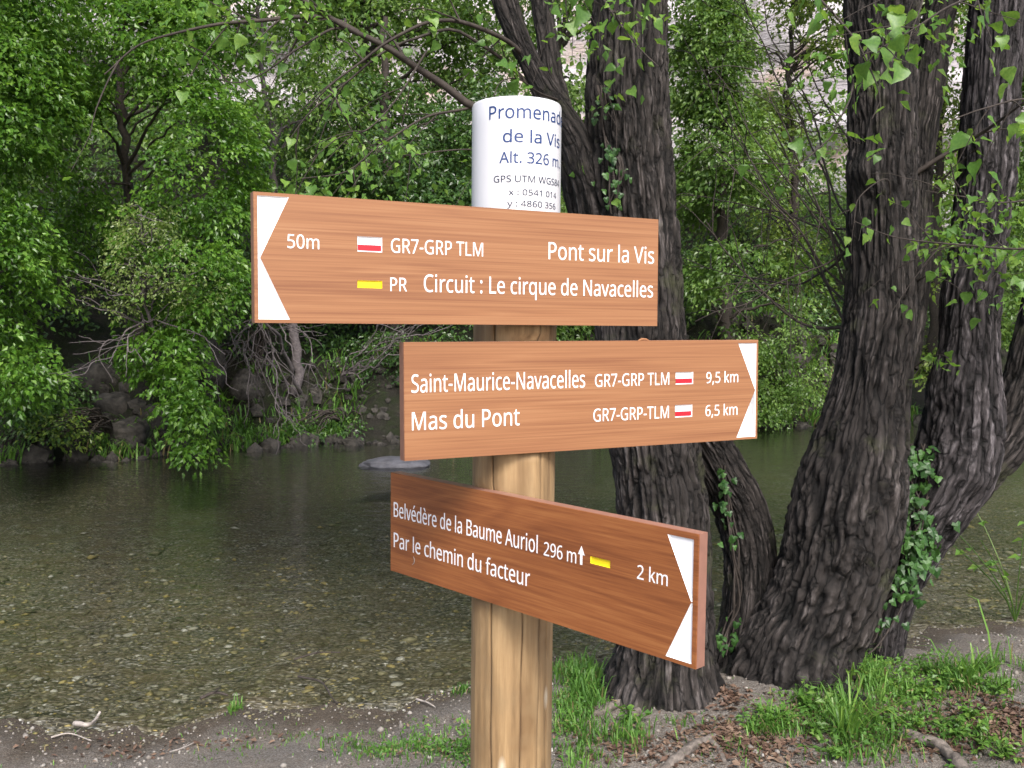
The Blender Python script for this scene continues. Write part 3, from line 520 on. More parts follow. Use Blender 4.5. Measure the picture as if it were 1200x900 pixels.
SPEC = {
 1: dict(mat='board_a', label='upper direction board pointing left to Pont sur la Vis 50m',
    text=[("50m", -257.7, 13.2, -217.7, 17), ("GR7-GRP TLM", -122.9, 13, 9.2, 18.6), ("Pont sur la Vis", 111.1, 13.4, 291.1, 24), ("PR", -124, -37, -101, 17.6), ("Circuit : Le cirque de Navacelles", -77.2, -37, 289.8, 23)],
    tri=[mm([(-294, 75.4), (-294, -75.4), (-255.4, -75.4), (-291.2, 0), (-255.4, 75.6)])],
    rw=[(-168.1, 12.6, -134.8, 32)], ye=[(-168.3, -33.9, -135, -24.2)]),
 2: dict(mat='board_b', label='middle direction board pointing right to Saint-Maurice-Navacelles and Mas du Pont',
    text=[("Saint-Maurice-Navacelles", -289.4, 12, -21.1, 24.4), ("Mas du Pont", -289.2, -38.9, -128.1, 24.6), ("GR7-GRP TLM", -4.2, 12, 127.5, 18.8), ("GR7-GRP-TLM", -6.8, -39.2, 127.3, 18.8), ("9,5 km", 197.5, 12.6, 260, 17.2), ("6,5 km", 196.5, -39.4, 259.2, 17.2)],
    tri=[mm([(259.6, 74.6), (294.6, -1), (258, -76), (296, -76), (296, 74.6)])],
    rw=[(139.4, 12, 172.4, 30.8), (138.8, -39, 171.2, -20)], ye=[]),
 3: dict(mat='board_c', label='lower direction board turned towards the left bank, to Belvédère de la Baume Auriol',
    text=[("Belvédère de la Baume Auriol", -286.8, 9.6, 36, 23.6), ("Par le chemin du facteur", -286.6, -40, 21.9, 23.8), ("296 m", 47.8, 9.3, 106.5, 18.4), ("2 km", 207, 10, 253.1, 17.4)],
    tri=[mm([(251.5, 72.8), (287.4, -1.2), (289, -1.2), (289, 72.8)]), mm([(287.4, -2.4), (252.5, -75), (289.6, -75), (289.4, -2.4)])],
    rw=[], ye=[(131, 14.4, 164, 23.7)], arrow=True)}
for k, (bx, by, bz, yaw, L, h, roll) in BOARDS.items():
    S = SPEC[k]; hl, hh = L / 2, h / 2
    # local frame: x along the board, y up, z out of its face
    e = Vector((math.cos(yaw), math.sin(yaw), 0)); u = Vector((0, 0, 1)); nn = e.cross(u)
    e2 = e * math.cos(roll) + u * math.sin(roll); u2 = -e * math.sin(roll) + u * math.cos(roll)
    mw = Matrix((( e2.x, u2.x, nn.x, bx), (e2.y, u2.y, nn.y, by), (e2.z, u2.z, nn.z, bz + EYE), (0, 0, 0, 1)))
    local = Matrix.Translation(-POST.location) @ mw
    holes = [list(q) for q in S['tri']] + [mm(rect(*r)) for r in S['rw'] + S['ye']]
    body = sheet(mm(rect(-hl * 1000, -hh * 1000, hl * 1000, hh * 1000)), [], TH - .0021, 'direction_board', -.0021)
    bo = obj('direction_board', body, M['core'], POST); bo.matrix_local = local; bo['label'] = S['label']
    q = rect(-hl + .0002, -hh + .0002, hl - .0002, hh - .0002)
    # the face's grain runs on local X/Z of the shader, so the plate is built upright and turned
    fp = sheet(q, holes, .002, 'face_panel'); fp.transform(Matrix.Rotation(math.pi / 2, 4, 'X'))
    fo = obj('face_panel', fp, M[S['mat']], bo); fo.rotation_euler = (-math.pi / 2, 0, 0)
    for s, x0, y0, x1, ch in S['text']:
        me = glyph_mesh('lettering', s, ch / 1000, (x1 - x0) / 1000, x0 / 1000, y0 / 1000, weight=.00005 if ch > 20 else .00003, depth=.00015)
        obj('lettering', me, M['white'], bo).location = (0, 0, .0002)
    for tq in S['tri']: tray('arrow_inlay', tq, M['white'], bo)
    for x0, y0, x1, y1 in S['rw']:
        tray('waymark', mm(rect(x0, y0, x1, y1)), M['white'], bo)['label'] = 'white over red trail mark'
        w = y1 - y0
        me = sheet(mm(rect(x0 + 1.1, y0 + 1.6, x1 - 1.1, y0 + .46 * w)), [], .0004, 'waymark_stripe', -.0011); obj('waymark_stripe', me, M['red'], bo)['label'] = 'red stripe of the trail mark'
    for x0, y0, x1, y1 in S['ye']:
        tray('waymark', mm(rect(x0, y0, x1, y1)), M['yellow'], bo)['label'] = 'yellow trail mark'
    if S.get('arrow'):
        me = sheet(mm([(113.2, 9.2), (117.2, 9.2), (117.2, 22.5), (120.9, 22.5), (115.2, 34), (109.4, 22.5), (113.2, 22.5)]), [], .0003, 'up_arrow', .0003)
        obj('up_arrow', me, M['white'], bo)
    if k == 2:
        tb = Tubes(); tb.add(np.array([(.072, .0795, -.002), (.079, .082, -.003), (.088, .0815, -.004), (.093, .0795, -.004)]), [.001, .0022, .0018, .0008], 6)
        obj('splinter', tb.mesh('splinter'), M['board_a'], bo)
    if k == 3:
        tb = Tubes(); tb.add(np.array([(-.2385, -.060, .0004), (-.2335, -.056, .0005), (-.2325, -.050, .0005), (-.2355, -.046, .0004)]), [.0004, .0007, .0006, .0004], 5)
        obj('scratch', tb.mesh('scratch'), M['drift'], bo)

# ------------------------------------------------------------------ near trees: furrowed trunks
def trunk_mesh(name, pts, na=200, nl=380, root=None, amp=1.0, flare=0.0, seed=0, flare_h=.28, lobes=.05, knots=()):
    """pts rows: photo x, photo y, width in photo pixels, distance Y"""
    P = []
    for px, py, w, Y in pts:
        c = U(px, py, Y); P.append([*c, w / 2 / F * Y / cp])
    Q, s = smooth_path(P, nl); C = Q[:, :3]; R = Q[:, 3]
    T = nrm(np.gradient(C, axis=0)); A = nrm(np.cross(T, np.array([0, -1., 0.]))); B = np.cross(T, A)
    th = np.linspace(0, 2 * math.pi, na, endpoint=False)
    TH_, S = np.meshgrid(th, s); RR = np.repeat(R[:, None], na, 1)
    Rm = np.full_like(RR, np.median(R) * 1.05); q0 = np.stack([np.cos(TH_) * Rm, np.sin(TH_) * Rm, S], -1).reshape(-1, 3) + seed * 3.7
    wob = .020 * np.stack([noise(q0 * [9, 9, 6], seed + 1), noise(q0 * [9, 9, 6], seed + 2), 0 * q0[:, 0]], 1)
    q = (q0 + wob) * [1, 1, .10]
    n1 = np.abs(noise(q * 36, seed + 3)); n2 = np.abs(noise(q * 74, seed + 4)); n3 = fbm(q0 * [40, 40, 22], seed + 5, 3)
    n4 = np.abs(noise((q0 + wob) * [10, 10, 30], seed + 6))
    plate = sstep(0, .26, n1) * .60 + sstep(0, .34, n2) * .40
    plate = plate * (1 - .22 * (1 - sstep(0, .12, n4)))
    big = fbm(q0 * [2.6, 2.6, 1.4], seed + 7, 3)
    k = np.clip(RR.ravel() / .2, .35, 1.15) * amp
    rad = RR.ravel() * (1 + lobes * 2.2 * big) + k * (.030 * (plate - .85) + .009 * n3)
    if flare:
        hgt = (S - 0).ravel()
        rad = rad + RR.ravel() * flare * np.exp(-hgt / flare_h) * (.25 + .75 * sstep(-.2, .9, np.sin(TH_.ravel() * 5 + seed) + .6 * np.sin(TH_.ravel() * 3 + 1 + seed)))
    for kx, ky, kz, kr, kh in knots:
        c = U(kx, ky, kz); pos = (C[:, None] + RR[..., None] * (np.cos(TH_)[..., None] * A[:, None] + np.sin(TH_)[..., None] * B[:, None])).reshape(-1, 3)
        d = np.linalg.norm(pos - c, axis=1); rad = rad + kh * np.exp(-(d / kr) ** 2)
    rad = rad.reshape(TH_.shape)
    V = C[:, None] + rad[..., None] * (np.cos(TH_)[..., None] * A[:, None] + np.sin(TH_)[..., None] * B[:, None])
    V = V.reshape(-1, 3)
    if root is not None: V = rel(V, root)
    i = np.arange(nl - 1)[:, None] * na; j = np.arange(na)[None]; j2 = (j + 1) % na
    me = raw_mesh(name, V, np.stack([i + j, i + j2, i + na + j2, i + na + j], -1).reshape(-1, 4), 4)
    a = me.attributes.new('bark', 'FLOAT_VECTOR', 'POINT'); a.data.foreach_set('vector', q0.astype(np.float32).ravel())
    a = me.attributes.new('relief', 'FLOAT', 'POINT'); a.data.foreach_set('value', plate.astype(np.float32))
    return me

def wiggly(P, n=24, amp=.02, seed=0):
    Q, s = smooth_path(P, n)
    off = np.stack([noise(np.stack([s * 5, s * 0 + seed, s * 0 + k], 1), 90 + k) for k in range(3)], 1)
    Q[:, :3] += off * amp * np.minimum(1, s / .15)[:, None]
    return Q

# near leaves: a few shared shapes of poplar leaf, one object for each leaf
def near_leaf(name, k):
    r = random.Random(k)
    outline = [(0, 0), (.30, -.04), (.50, .14), (.47, .34), (.33, .58), (.15, .82), (0, 1.08)]
    V = []; n = len(outline)
    bend = .25 + .25 * r.random(); cup = .22 * r.random() + .05; tw = r.uniform(-.15, .15)
    for x, y in outline:
        V.append((0, y * .98, -bend * y * y * .5))
    for sgn in (-1, 1):
        for x, y in outline:
            xx = x * sgn; V.append((xx + .05 * math.sin(y * 5 + k), y, cup * abs(xx) - bend * y * y * .5 + tw * xx * y + .05 * math.sin(9 * y + k + sgn)))
    Fc = []
    for i in range(n - 1):
        Fc.append((i, i + 1, n + i + 1, n + i)); Fc.append((i, 2 * n + i, 2 * n + i + 1, i + 1))
    me = bpy.data.meshes.new(name); me.from_pydata([(x * .95, y, z) for x, y, z in V], [], Fc); me.update()
    for p in me.polygons: p.use_smooth = True
    me.materials.append(M['leaf_near']); return me
LEAFS = [near_leaf('leaf', k) for k in range(4)]
def ivy_leaf(name, k):
    r = random.Random(k + 50)
    out = [(0, 0), (.28, -.12), (.52, .10), (.34, .30), (.36, .52), (0, 1.0), (-.36, .52), (-.34, .30), (-.52, .10), (-.28, -.12)]
    V = [(0, .35, .06)] + [(x + r.uniform(-.04, .04), y, -.14 * abs(x) - .1 * y + r.uniform(-.03, .03)) for x, y in out]
    me = bpy.data.meshes.new(name); me.from_pydata(V, [], [(0, i, i % 10 + 1) for i in range(1, 11)]); me.update()
    me.materials.append(M['ivy_leaf']); return me
IVY = [ivy_leaf('leaf', k) for k in range(3)]
def put_leaf(mesh, parent, origin, pos, axis, normal, size):
    """one leaf object; origin is the world origin of its parent chain"""
    a = Vector(axis).normalized(); n = Vector(normal); s = a.cross(n)
    if s.length < 1e-3: s = a.cross(Vector((.3, .9, .1)))
    s.normalize(); n = s.cross(a)
    o = bpy.data.objects.new('leaf', mesh); COL.objects.link(o); o.parent = parent
    p = Vector(pos) - Vector(origin)
    o.matrix_local = Matrix(((s.x, a.x, n.x, p.x), (s.y, a.y, n.y, p.y), (s.z, a.z, n.z, p.z), (0, 0, 0, 1))) @ Matrix.Scale(size, 4)
    return o
def branch(tree, px, r0, leaves=0, size=.06, seed=0, amp=.02, spread=.10, mat='twig', side=3, start=.15, name='branch', side_len=.28):
    """px rows: photo x, photo y, distance.  A tapering limb with side twigs and single leaves"""
    rr = np.random.default_rng(seed + 400)
    Q = wiggly([U(*p) for p in px], 28, amp, seed); tb = Tubes()
    tb.add(Q, np.linspace(r0, max(.0016, r0 * .22), len(Q)), 6)
    tips = []
    for k in range(side):
        i = int(rr.uniform(start, .97) * (len(Q) - 1)); T = nrm(np.gradient(Q, axis=0))[i]
        d = nrm(T * .8 + rr.normal(size=3) * .75 + np.array([0, 0, -.15])); ln = side_len * rr.uniform(.5, 1.3)
        t = np.linspace(0, 1, 9)[:, None]
        W_ = Q[i] + d * t * ln + np.array([0, 0, -.25]) * ln * t ** 2 + noise(np.hstack([t * 4 + k, t * 0 + seed, t * 0]), 7)[:, None] * .02 * t
        tb.add(W_, np.linspace(r0 * .35 + .0008, .0009, 9), 4); tips.append(W_)
    me = tb.mesh(name, tree); bo = obj(name, me, M[mat], tree)
    if leaves:
        paths = tips + [Q[int(len(Q) * start):]]
        for k in range(leaves):
            W_ = paths[rr.integers(len(paths))]; p = W_[rr.integers(2, len(W_))]
            off = rr.normal(size=3) * spread * .35
            ax = nrm(rr.normal(size=3) * .8 + np.array([0, -.1, -.75])); nn_ = nrm(rr.normal(size=3) * .7 + np.array([.1, -.55, .8]))
            put_leaf(LEAFS[rr.integers(4)], bo, tree.location, p + off, ax, nn_, size * rr.uniform(.6, 1.25))
    return bo

def gz(x, y): return float(height(np.array([x]), np.array([y]))[0])
# --- tree A, straight behind the signpost
DA = 4.02
rootA = U(776, 838, DA); 
TA = thing('tree', 'big dark furrowed tree directly behind the signpost with leaning side limb', 'tree', (rootA[0], rootA[1], gz(rootA[0], rootA[1])))
ptsA = [(772, 866, 190), (775, 836, 166), (777, 800, 132), (779, 760, 112), (780, 690, 106), (780, 640, 106), (776, 580, 108), (768, 520, 106), (757, 450, 102), (751, 390, 102), (747, 300, 98), (744, 250, 96), (739, 200, 98), (735, 150, 98), (735, 80, 92), (739, 0, 86), (742, -160, 82), (752, -420, 66), (760, -800, 44)]
obj('trunk', trunk_mesh('trunk', [(a, b, c, DA) for a, b, c in ptsA], 220, 430, TA, flare=.30, seed=1, knots=((745, 170, 3.95, .07, .03), (790, 600, 3.95, .09, .02))), M['bark'], TA)
obj('stem', trunk_mesh('stem', [(842, 850, 74, 4.35), (856, 800, 66, 4.35), (870, 750, 62, 4.36), (878, 700, 62, 4.38), (879, 650, 62, 4.4), (868, 600, 62, 4.4), (846, 555, 60, 4.36), (818, 505, 60, 4.3), (790, 450, 56, 4.24), (765, 390, 50, 4.2)], 150, 260, TA, seed=2, lobes=.07), M['bark'], TA)
obj('limb', trunk_mesh('limb', [(738, 380, 54, 4.12), (716, 310, 50, 4.08), (702, 262, 44, 4.04), (690, 215, 38, 4.0), (676, 170, 38, 4.0), (658, 138, 34, 4.0), (640, 110, 30, 4.0), (622, 75, 25, 4.0), (603, 35, 28, 4.0), (588, -10, 31, 4.0), (570, -100, 32, 4.0), (540, -300, 24, 4.0)], 100, 240, TA, seed=3, amp=.8), M['bark'], TA)
obj('limb', trunk_mesh('limb', [(668, 180, 30, 4.03), (656, 130, 30, 4.05), (648, 90, 26, 4.06), (640, 40, 24, 4.08), (634, -10, 24, 4.1), (628, -120, 22, 4.1), (640, -300, 16, 4.1)], 80, 160, TA, seed=4, amp=.7), M['bark'], TA)
obj('limb', trunk_mesh('limb', [(712, 340, 36, 4.2), (690, 290, 30, 4.22), (674, 240, 22, 4.24), (664, 200, 18, 4.26), (655, 160, 14, 4.28), (640, 110, 8, 4.3)], 60, 120, TA, seed=5, amp=.5), M['bark'], TA)
# small tufts on the trunk
rr = np.random.default_rng(5)
# long low branch running up left of the sleeve, arcs and hanging sprays
branch(TA, [(662, 150, 4.0), (600, 140, 3.95), (552, 124, 3.9), (520, 100, 3.85), (488, 80, 3.8), (450, 55, 3.75), (400, 27, 3.7), (340, -6, 3.65), (260, -60, 3.6)], .021, 8, .05, 1, .01, side=6, start=.3)
branch(TA, [(620, 70, 4.0), (590, 44, 3.9), (545, 28, 3.8), (505, 25, 3.75), (478, 33, 3.7), (440, 55, 3.65), (400, 90, 3.6), (360, 130, 3.6)], .011, 26, .042, 2, .012, side=6)
branch(TA, [(640, 120, 4.0), (600, 78, 4.0), (566, 52, 3.95), (530, 33, 3.9), (487, 44, 3.85), (440, 70, 3.8), (380, 120, 3.75), (330, 170, 3.7)], .009, 40, .042, 3, .012, side=7)
branch(TA, [(420, 38, 3.72), (392, 24, 3.7), (350, 21, 3.65), (310, 24, 3.6), (250, 28, 3.55), (200, 40, 3.5), (160, 56, 3.5), (120, 90, 3.45)], .010, 34, .045, 4, .01, side=6)
branch(TA, [(420, 40, 3.72), (390, 32, 3.7), (350, 55, 3.62), (313, 84, 3.6), (280, 95, 3.6), (250, 90, 3.55)], .006, 16, .04, 5, .008, side=5)
branch(TA, [(552, 126, 3.9), (500, 140, 3.8), (450, 165, 3.7), (400, 200, 3.65), (350, 215, 3.6)], .006, 46, .038, 6, .015, side=8)
branch(TA, [(660, 190, 4.2), (600, 190, 4.1), (540, 175, 3.9), (470, 180, 3.8), (400, 165, 3.75)], .005, 26, .04, 7, .015, side=6)
branch(TA, [(500, 60, 3.8), (470, 110, 3.7), (430, 150, 3.65), (395, 160, 3.6), (360, 190, 3.6)], .005, 28, .038, 8, .012, side=6)
branch(TA, [(640, -60, 3.7), (690, -20, 3.5), (720, 20, 3.4), (745, 50, 3.35), (775, 75, 3.3)], .008, 34, .052, 9, .01, side=5, spread=.16)
branch(TA, [(610, -60, 3.8), (650, -30, 3.6), (690, 0, 3.5), (735, 20, 3.45)], .006, 16, .052, 10, .01, side=4, spread=.16)
branch(TA, [(660, 120, 4.0), (630, 108, 3.8), (610, 95, 3.6), (585, 98, 3.4), (575, 112, 3.3)], .005, 8, .06, 11, .01, side=2)
branch(TA, [(690, 240, 3.98), (712, 200, 3.9), (720, 150, 3.85), (712, 110, 3.85)], .004, 22, .03, 12, .01, side=4, spread=.12)

# --- tree B, the big leaning pair on the right
DB = 4.18
rootB = U(940, 838, DB)
TB = thing('tree', 'thick rough barked tree right of the signpost splitting low into leaning trunks', 'tree', (rootB[0], rootB[1], gz(rootB[0], rootB[1])))
ptsB = [(905, 868, 150), (914, 836, 150), (925, 800, 142), (940, 760, 134), (955, 725, 126), (970, 690, 126), (984, 640, 132), (992, 600, 134), (1000, 555, 126), (1011, 500, 104), (1020, 450, 90), (1028, 400, 84), (1033, 360, 84), (1034, 300, 80), (1034, 200, 78), (1034, 100, 79), (1033, 0, 80), (1030, -160, 76), (1020, -420, 62), (1010, -800, 40)]
obj('trunk', trunk_mesh('trunk', [(a, b, c, DB) for a, b, c in ptsB], 230, 430, TB, flare=.25, seed=11, lobes=.06, knots=((1010, 200, 4.1, .08, .045), (1035, 500, 4.1, .05, .03), (1000, 640, 4.1, .12, .02))), M['bark'], TB)
obj('trunk', trunk_mesh('trunk', [(1010, 850, 70, 4.42), (1022, 790, 66, 4.42), (1032, 730, 60, 4.42), (1050, 680, 60, 4.42), (1072, 635, 68, 4.42), (1098, 588, 84, 4.42), (1118, 545, 96, 4.42), (1127, 500, 92, 4.42), (1130, 450, 84, 4.42), (1136, 405, 68, 4.42), (1138, 350, 68, 4.42), (1146, 290, 62, 4.42), (1157, 200, 62, 4.42), (1161, 120, 60, 4.42), (1167, 50, 60, 4.42), (1171, 0, 60, 4.42), (1182, -160, 56, 4.42), (1196, -420, 46, 4.42), (1200, -800, 30, 4.42)], 170, 380, TB, seed=12, lobes=.06, knots=((1140, 560, 4.25, .06, .03),)), M['bark_pale'], TB)
obj('limb', trunk_mesh('limb', [(1085, 640, 40, 4.5), (1118, 590, 48, 4.5), (1150, 550, 52, 4.5), (1180, 512, 56, 4.5), (1203, 460, 58, 4.5), (1214, 410, 56, 4.5), (1228, 340, 52, 4.5), (1250, 200, 48, 4.5), (1280, 0, 42, 4.5), (1300, -300, 30, 4.5)], 100, 230, TB, seed=13), M['bark'], TB)
obj('limb', trunk_mesh('limb', [(1052, 430, 44, 4.46), (1064, 350, 44, 4.5), (1073, 290, 40, 4.5), (1076, 220, 30, 4.5), (1083, 150, 33, 4.5), (1090, 90, 36, 4.5), (1098, 30, 34, 4.5), (1108, -30, 36, 4.5), (1120, -250, 26, 4.5)], 100, 240, TB, seed=14, amp=.8), M['bark'], TB)
obj('limb', trunk_mesh('limb', [(905, 830, 80, 4.5), (918, 760, 74, 4.5), (935, 690, 66, 4.5), (948, 630, 60, 4.5), (962, 570, 54, 4.5), (978, 510, 44, 4.48), (994, 450, 34, 4.44), (1006, 400, 24, 4.4)], 120, 240, TB, seed=15), M['bark'], TB)
branch(TB, [(1070, 205, 4.45), (1100, 186, 4.4), (1125, 172, 4.35), (1160, 150, 4.2), (1200, 120, 4.0), (1240, 90, 3.9)], .013, 10, .05, 21, .006, side=4)
branch(TB, [(1085, 235, 4.5), (1105, 212, 4.45), (1128, 190, 4.4), (1150, 170, 4.3)], .008, 4, .05, 22, .006, side=2)
# overhanging leafy sprays
branch(TB, [(900, -60, 3.2), (950, -10, 3.1), (985, 30, 3.0), (1010, 60, 2.95), (1030, 110, 2.9), (1020, 140, 2.9)], .006, 24, .052, 23, .01, side=4, spread=.14)
branch(TB, [(1200, -60, 3.2), (1150, -10, 3.1), (1100, 15, 3.0), (1050, 45, 2.95), (1010, 62, 2.9)], .006, 26, .052, 24, .01, side=5, spread=.14)
branch(TB, [(1090, -60, 3.2), (1080, 0, 3.1), (1065, 40, 3.05), (1060, 70, 3.0)], .005, 12, .05, 25, .01, side=3, spread=.14)
branch(TB, [(1290, 100, 3.2), (1240, 115, 3.1), (1190, 120, 3.0), (1150, 130, 2.95), (1110, 140, 2.9)], .006, 22, .054, 26, .01, side=4, spread=.12)
branch(TB, [(1300, 330, 3.8), (1240, 300, 3.7), (1180, 288, 3.6), (1120, 285, 3.55), (1050, 278, 3.5), (1000, 258, 3.5)], .007, 52, .038, 27, .012, side=9, spread=.16)
branch(TB, [(1300, 200, 3.9), (1240, 220, 3.8), (1180, 240, 3.7), (1130, 232, 3.6), (1085, 225, 3.6)], .006, 40, .038, 28, .012, side=6, spread=.16)
branch(TB, [(1000, 100, 4.1), (985, 140, 3.8), (965, 165, 3.6), (940, 190, 3.5), (925, 196, 3.45)], .005, 20, .05, 29, .01, side=3, spread=.12)
branch(TB, [(1060, 340, 4.2), (1090, 320, 4.0), (1130, 310, 3.9), (1190, 300, 3.9)], .005, 22, .045, 30, .01, side=5, spread=.14)
branch(TB, [(1040, 260, 4.15), (1040, 210, 4.0), (1010, 230, 3.95), (1000, 262, 3.9)], .004, 14, .035, 31, .01, side=4, spread=.12)
branch(TB, [(1060, 440, 4.3), (1085, 420, 4.2), (1105, 415, 4.1), (1120, 430, 4.05)], .004, 12, .04, 32, .008, side=2, spread=.08)
# thin arching shoots between the two trees
for k, (ex, ey) in enumerate([(800, 40), (815, 150), (795, 230), (830, 60), (858, -30), (805, 310), (880, 60), (905, 150), (850, 120), (812, 380), (870, -60), (930, 20), (822, 260)]):
    r2 = np.random.default_rng(k + 70); sx, sy = 1002 + r2.uniform(-8, 4), r2.uniform(270, 400)
    mx, my = (sx + ex) / 2 + r2.uniform(10, 40), (sy + ey) / 2 + r2.uniform(-10, 50)
    Y0 = 4.35; Y1 = r2.uniform(4.2, 5.6)
    branch(TB, [(sx, sy, Y0), ((sx + mx) / 2, (sy + my) / 2 + 8, (Y0 * 3 + Y1) / 4), (mx, my, (Y0 + Y1) / 2), ((mx + ex) / 2 - 6, (my + ey) / 2, (Y0 + 3 * Y1) / 4), (ex, ey, Y1)], r2.uniform(.005, .009), 3, .03, 40 + k, .02, side=9, start=.25, side_len=.4)

# bare roots at the feet of the two trees
def root_mesh(tree, pts, r0, r1=.012, mat='bark'):
    Q = []
    for x, y, up in pts: Q.append([x, y, gz(x, y) + up])
    Q, s = smooth_path(Q, 60); R = np.linspace(r0, r1, 60) * (1 + .25 * noise(np.stack([s * 18, s * 0 + x, s * 0], 1), 3))
    V_, F_ = tube_arrays(Q, R, 16); V_ = V_ + .25 * np.repeat(R, 16)[:, None] * np.stack([noise(V_ * 30, k) for k in (1, 2, 3)], 1)
    return obj('root', raw_mesh('root', rel(V_, tree) if tree else V_, F_, 4), M[mat], tree)
_gp = {}
def gp(px, py):
    """point of the ground seen at photo position px, py"""
    a, b = (px - 600) / F, -(py - 450) / F
    Y = np.arange(2.2, 30, .02); y, z = cp + b * sp_, -sp_ + b * cp
    if (py, px) not in _gp:
        X = a / y * Y; hit = EYE + z / y * Y < height(X, Y); i = int(np.argmax(hit)) if hit.any() else len(Y) - 1
        _gp[(py, px)] = (float(X[i]), float(Y[i]))
    return _gp[(py, px)]
def rt(*pp): return [(*gp(a, b), u_) for a, b, u_ in pp]
root_mesh(TA, rt((745, 822, .01), (716, 832, .008), (700, 840, .0), (684, 852, -.012)), .022, .018, 'root')
root_mesh(TA, rt((750, 838, .01), (728, 846, .002), (706, 858, -.012)), .018, .016, 'root')
root_mesh(TA, rt((845, 862, -.02), (825, 870, .006), (802, 884, .006), (770, 906, -.012)), .018, .02, 'root')
root_mesh(TA, rt((828, 868, .004), (842, 880, .003), (852, 900, -.01)), .012, .008, 'root')
root_mesh(TB, rt((985, 820, .03), (1004, 826, .01), (1025, 826, -.02)), .045, .02)
lg = root_mesh(None, rt((1055, 866, .008), (1082, 874, .02), (1105, 886, .018), (1135, 912, .01)), .024, .022, 'root'); lg.name = 'fallen_branch'
tag(lg, 'short thick grey branch lying in the plants at the bottom right', 'branch')

# ivy on the trunks
def ivy(name, label, cols, n, seed, size):
    rr = np.random.default_rng(seed); base = U(cols[-1][0], cols[-1][1], cols[-1][3])
    iv = thing(name, label, 'ivy', (base[0], base[1], gz(base[0], base[1])))
    tb = Tubes()
    for k in range(5):
        P = [U(x + rr.uniform(-w, w) * .35, y, d + .03) for x, y, w, d in cols]; tb.add(wiggly(P, 40, .03, k + seed), .004, 5)
    obj('vine', tb.mesh('vine', iv), M['twig'], iv)
    c = np.array(cols, float); yy = c[:, 1]
    for k in range(n):
        y = rr.uniform(yy.min(), yy.max()) if rr.random() < .8 else rr.normal(yy.mean(), 20)
        o = np.argsort(yy); x = np.interp(y, yy[o], c[o, 0]); w = np.interp(y, yy[o], c[o, 2]); d = np.interp(y, yy[o], c[o, 3])
        if noise(np.array([[x * .05 + seed, y * .045, 0]]), 8)[0] < -.45: continue
        u_ = rr.normal() * .5
        p = U(x + u_ * w, y, d + abs(u_) * .05 + rr.uniform(-.05, .02))
        put_leaf(IVY[rr.integers(3)], iv, iv.location, p, nrm(rr.normal(size=3) * .4 + np.array([0, -.25, -1])), nrm(rr.normal(size=3) * .45 + np.array([.1, -1, .75])), size * rr.uniform(.65, 1.3))
    return iv
ivy('ivy', 'dark green ivy climbing the cleft between the right tree\'s two trunks', [(1075, 520, 26, 4.30), (1078, 560, 36, 4.28), (1080, 600, 36, 4.26), (1075, 640, 30, 4.22), (1062, 680, 26, 4.18), (1040, 720, 34, 4.14), (1018, 760, 30, 4.10)], 296, 3, .040)
ivy('ivy', 'small ivy strand hanging on the thin bent stem between the trees', [(846, 545, 14, 4.2), (852, 600, 10, 4.22), (858, 650, 20, 4.2), (862, 690, 22, 4.2), (858, 730, 20, 4.2), (850, 765, 12, 4.15)], 110, 4, .03)
ivy('ivy', 'thin ivy patch on the trunk right of the white sleeve', [(704, 100, 12, 3.86), (712, 160, 14, 3.85), (722, 205, 16, 3.83), (716, 245, 14, 3.84)], 60, 6, .026)

# ------------------------------------------------------------------ foliage masses of the far bank
LEAFN = 0
def spray_arrays(Cs, Out, Rad, per, L, seed, droop=.45, flat=.5):
    """per leaves on a drooping plate of foliage at every row of Cs"""
    rr = np.random.default_rng(seed); n = len(Cs)
    Nn = nrm(np.array([0, 0, 1.]) + Out * flat + rr.normal(size=(n, 3)) * .28)
    Ax = nrm(np.cross(Nn, rr.normal(size=(n, 3)))); Bx = np.cross(Nn, Ax)
    a = rr.uniform(0, 2 * math.pi, (n, per)); r = np.sqrt(rr.uniform(0, 1, (n, per))) * Rad[:, None]
    P = Cs[:, None] + r[..., None] * (np.cos(a)[..., None] * Ax[:, None] + np.sin(a)[..., None] * Bx[:, None])
    P[..., 2] -= droop * r ** 2 / Rad[:, None]
    P += rr.normal(size=P.shape) * .04 * Rad.mean()
    rad = np.cos(a)[..., None] * Ax[:, None] + np.sin(a)[..., None] * Bx[:, None]
    A = nrm(rad * .8 + Out[:, None] * .5 + rr.normal(size=P.shape) * .5 + np.array([0, 0, -.5]))
    N = nrm(Nn[:, None] + rr.normal(size=P.shape) * .45)
    m = n * per
    s = L * rr.uniform(.6, 1.3, m)
    return leaf_arrays(P.reshape(-1, 3), A.reshape(-1, 3), N.reshape(-1, 3), s, s * rr.uniform(.5, .75, m))
def blob_points(blobs, n, seed, hollow=.55, gap=-.25, gapscale=1.1):
    rr = np.random.default_rng(seed); vol = np.array([b[3] * b[4] * b[5] for b in blobs]) ** .75; pick = rr.choice(len(blobs), n * 2, p=vol / vol.sum())
    B = np.array(blobs, float)[pick]
    d = nrm(rr.normal(size=(n * 2, 3))); r = rr.uniform(hollow ** 3, 1, n * 2) ** (1 / 3)
    C = B[:, :3] + d * r[:, None] * B[:, 3:6]
    keep = fbm(C * gapscale, seed + 5, 3) > gap * .5
    C = C[keep][:n]; d = d[keep][:n]
    return C, d
def pb(px, py, Y, rx, ry, rd):
    c = U(px, py, Y); return (*c, rx / F * Y, rd, ry / F * Y)
